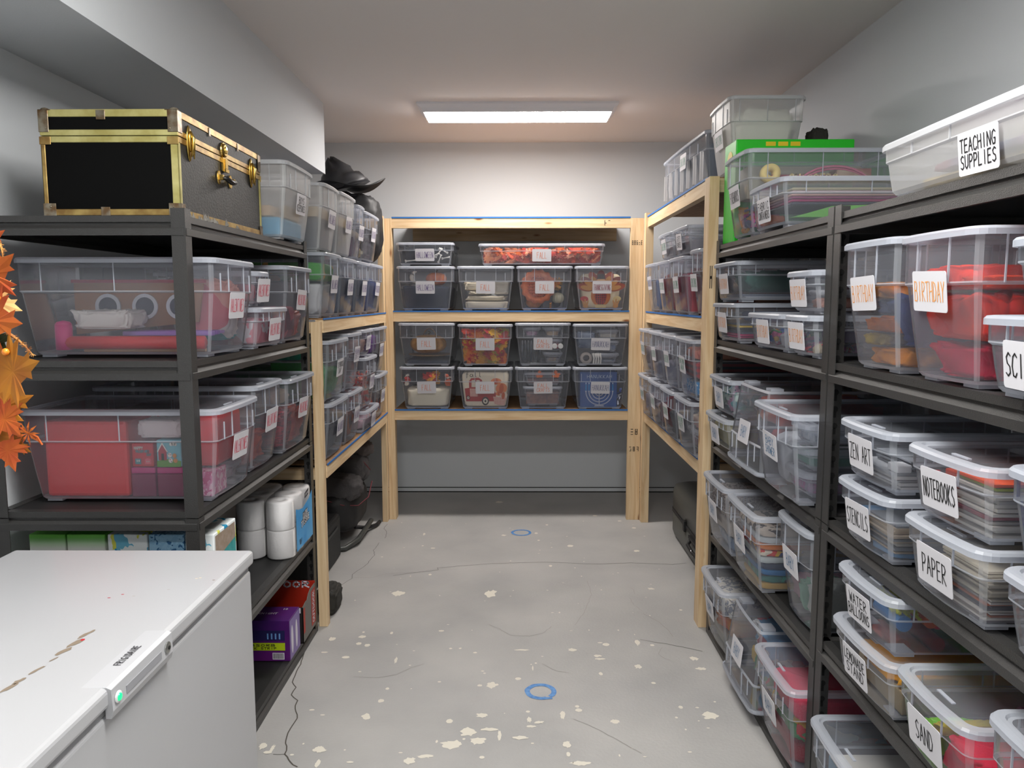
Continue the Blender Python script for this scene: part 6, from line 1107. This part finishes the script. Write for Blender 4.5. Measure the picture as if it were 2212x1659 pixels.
o = thing('blue_tote', 'blue tote with a black rim resting on the grey suitcase', 'tote', (1.28, 4.22, .361)); lt = [rrect(-.17 + i, .17 - i, -.24 + i, .24 - i, z, .03, 4, 0, 0) for z, i in ((0, .03), (.20, 0))]
MB().loft(lt).build('body', mat('petrol_blue', '1E5A70', .5), o); MB().loft([rrect(-.18, .18, -.25, .25, z, .03, 4, 0, 0) for z in (.20, .235)]).build('lid', mat('tote_black', '1A1C1E', .5), o)
# ================================================================ autumn garland hanging at the left, close to the camera
gy = 1.45
t = thing('autumn_garland', 'silk autumn leaf garland hanging at the left edge', 'garland', (-1.02, gy, 1.45))
gw = lambda px, py, dy=0: Vector(((px - 1118) / 1660 * (gy + dy) + 1.02, dy, 1.52 - .002 + (648 - py) / 1660 * (gy + dy) - 1.45))
MB().tube([(-.16, .05, .835), (-.10, .04, .60), (-.045, 0, .36), (-.035, .01, .2), (-.03, 0, .05), (-.035, -.01, -.1), (-.04, 0, -.27)], .005, 7).build('vine', mat('vine_brown', '4A3A28', .8), t, True)
LC = {'y': mat('leaf_gold', 'A86C14', .75, c2='BC8420', scale=18), 'o': mat('leaf_orange', 'A85012', .75, c2='C07018', scale=18), 'g': mat('leaf_green', '3A3E22', .7, c2='4E5A2A', scale=18), 'c': mat('petal_cream', 'D8B070', .7, c2='C8965A', scale=30)}
for k, (px, py, s, rot, c, dy) in enumerate(((-20, 522, .075, -1.1, 'o', .01), (-14, 590, .10, -.9, 'o', -.01), (-8, 648, .08, -1.9, 'c', .0), (-15, 690, .115, -1.7, 'o', -.02), (-14, 740, .075, -2.4, 'g', .02), (18, 800, .125, -1.35, 'y', -.03), (-12, 790, .08, 1.4, 'o', .0), (0, 875, .09, -1.2, 'y', .0), (-8, 905, .085, -2.3, 'o', -.01), (14, 962, .055, -2.0, 'y', .01), (-6, 975, .07, -2.8, 'o', -.01), (-30, 560, .09, .9, 'y', .02), (-34, 640, .09, 1.2, 'o', .0), (-36, 720, .09, 1.6, 'y', .02), (-34, 850, .09, 1.8, 'o', .01), (-34, 940, .08, 2.0, 'y', .0))):
    p = gw(px, py, dy); M = Matrix.Translation(p) @ Matrix.Rotation(PI / 2 + RN.uniform(-.3, .1), 4, 'X') @ Matrix.Rotation(RN.uniform(-.35, .35), 4, 'Y') @ Matrix.Rotation(rot, 4, 'Z')
    v, f = leafverts(M, s * 1.0, .10); MB().add(v, f).build('silk_leaf', LC[c], t)
for px, py in ((5, 757), (-6, 640)):
    p = gw(px, py, -.03); MB().lathe([(.001, -.007), (.005, -.005), (.0072, 0), (.005, .005), (.001, .007)], 12, 0, None, p).build('berry', mat('berry', 'D8481E', .25, c2='E8962E', scale=60), t, True)
for (a, b_, c, n) in (((12, 715), (45, 735), (66, 766), 60), ((0, 512), (20, 530), (12, 570), 40)):
    mb = MB(); A, B2, C2 = gw(*a), gw(*b_), gw(*c); r = random.Random(n)
    pts = [A * (1 - f) ** 2 + B2 * 2 * f * (1 - f) + C2 * f * f for f in [i / 12 for i in range(13)]]; mb.tube(pts, [.0035 * (1 - i / 16) for i in range(13)], 5)
    for i in range(n):
        q_ = pts[r.randrange(12)]; d = Vector((r.uniform(-1, 1), r.uniform(-.6, .6), r.uniform(-1, 1))).normalized() * .008; mb.tube([q_, q_ + d], [.0008, .0003], 3)
    mb.build('grass_plume', mat('plume', '8A4E24', .8, c2='C8904A', scale=40), t)
mb = MB(); p = gw(42, 936, -.02)
for k in range(9): a = k * 2 * PI / 9; mb.add([p, p + Vector((.012 * math.cos(a - .2), -.003, .012 * math.sin(a - .2))), p + Vector((.024 * math.cos(a), -.001, .024 * math.sin(a))), p + Vector((.012 * math.cos(a + .2), -.003, .012 * math.sin(a + .2)))], [(0, 1, 2, 3)])
mb.tube([gw(-5, 915), gw(20, 920), p, gw(60, 945), gw(72, 962)], [.002, .002, .002, .0035, .002], 5); mb.build('silk_daisy', LC['o'], t)
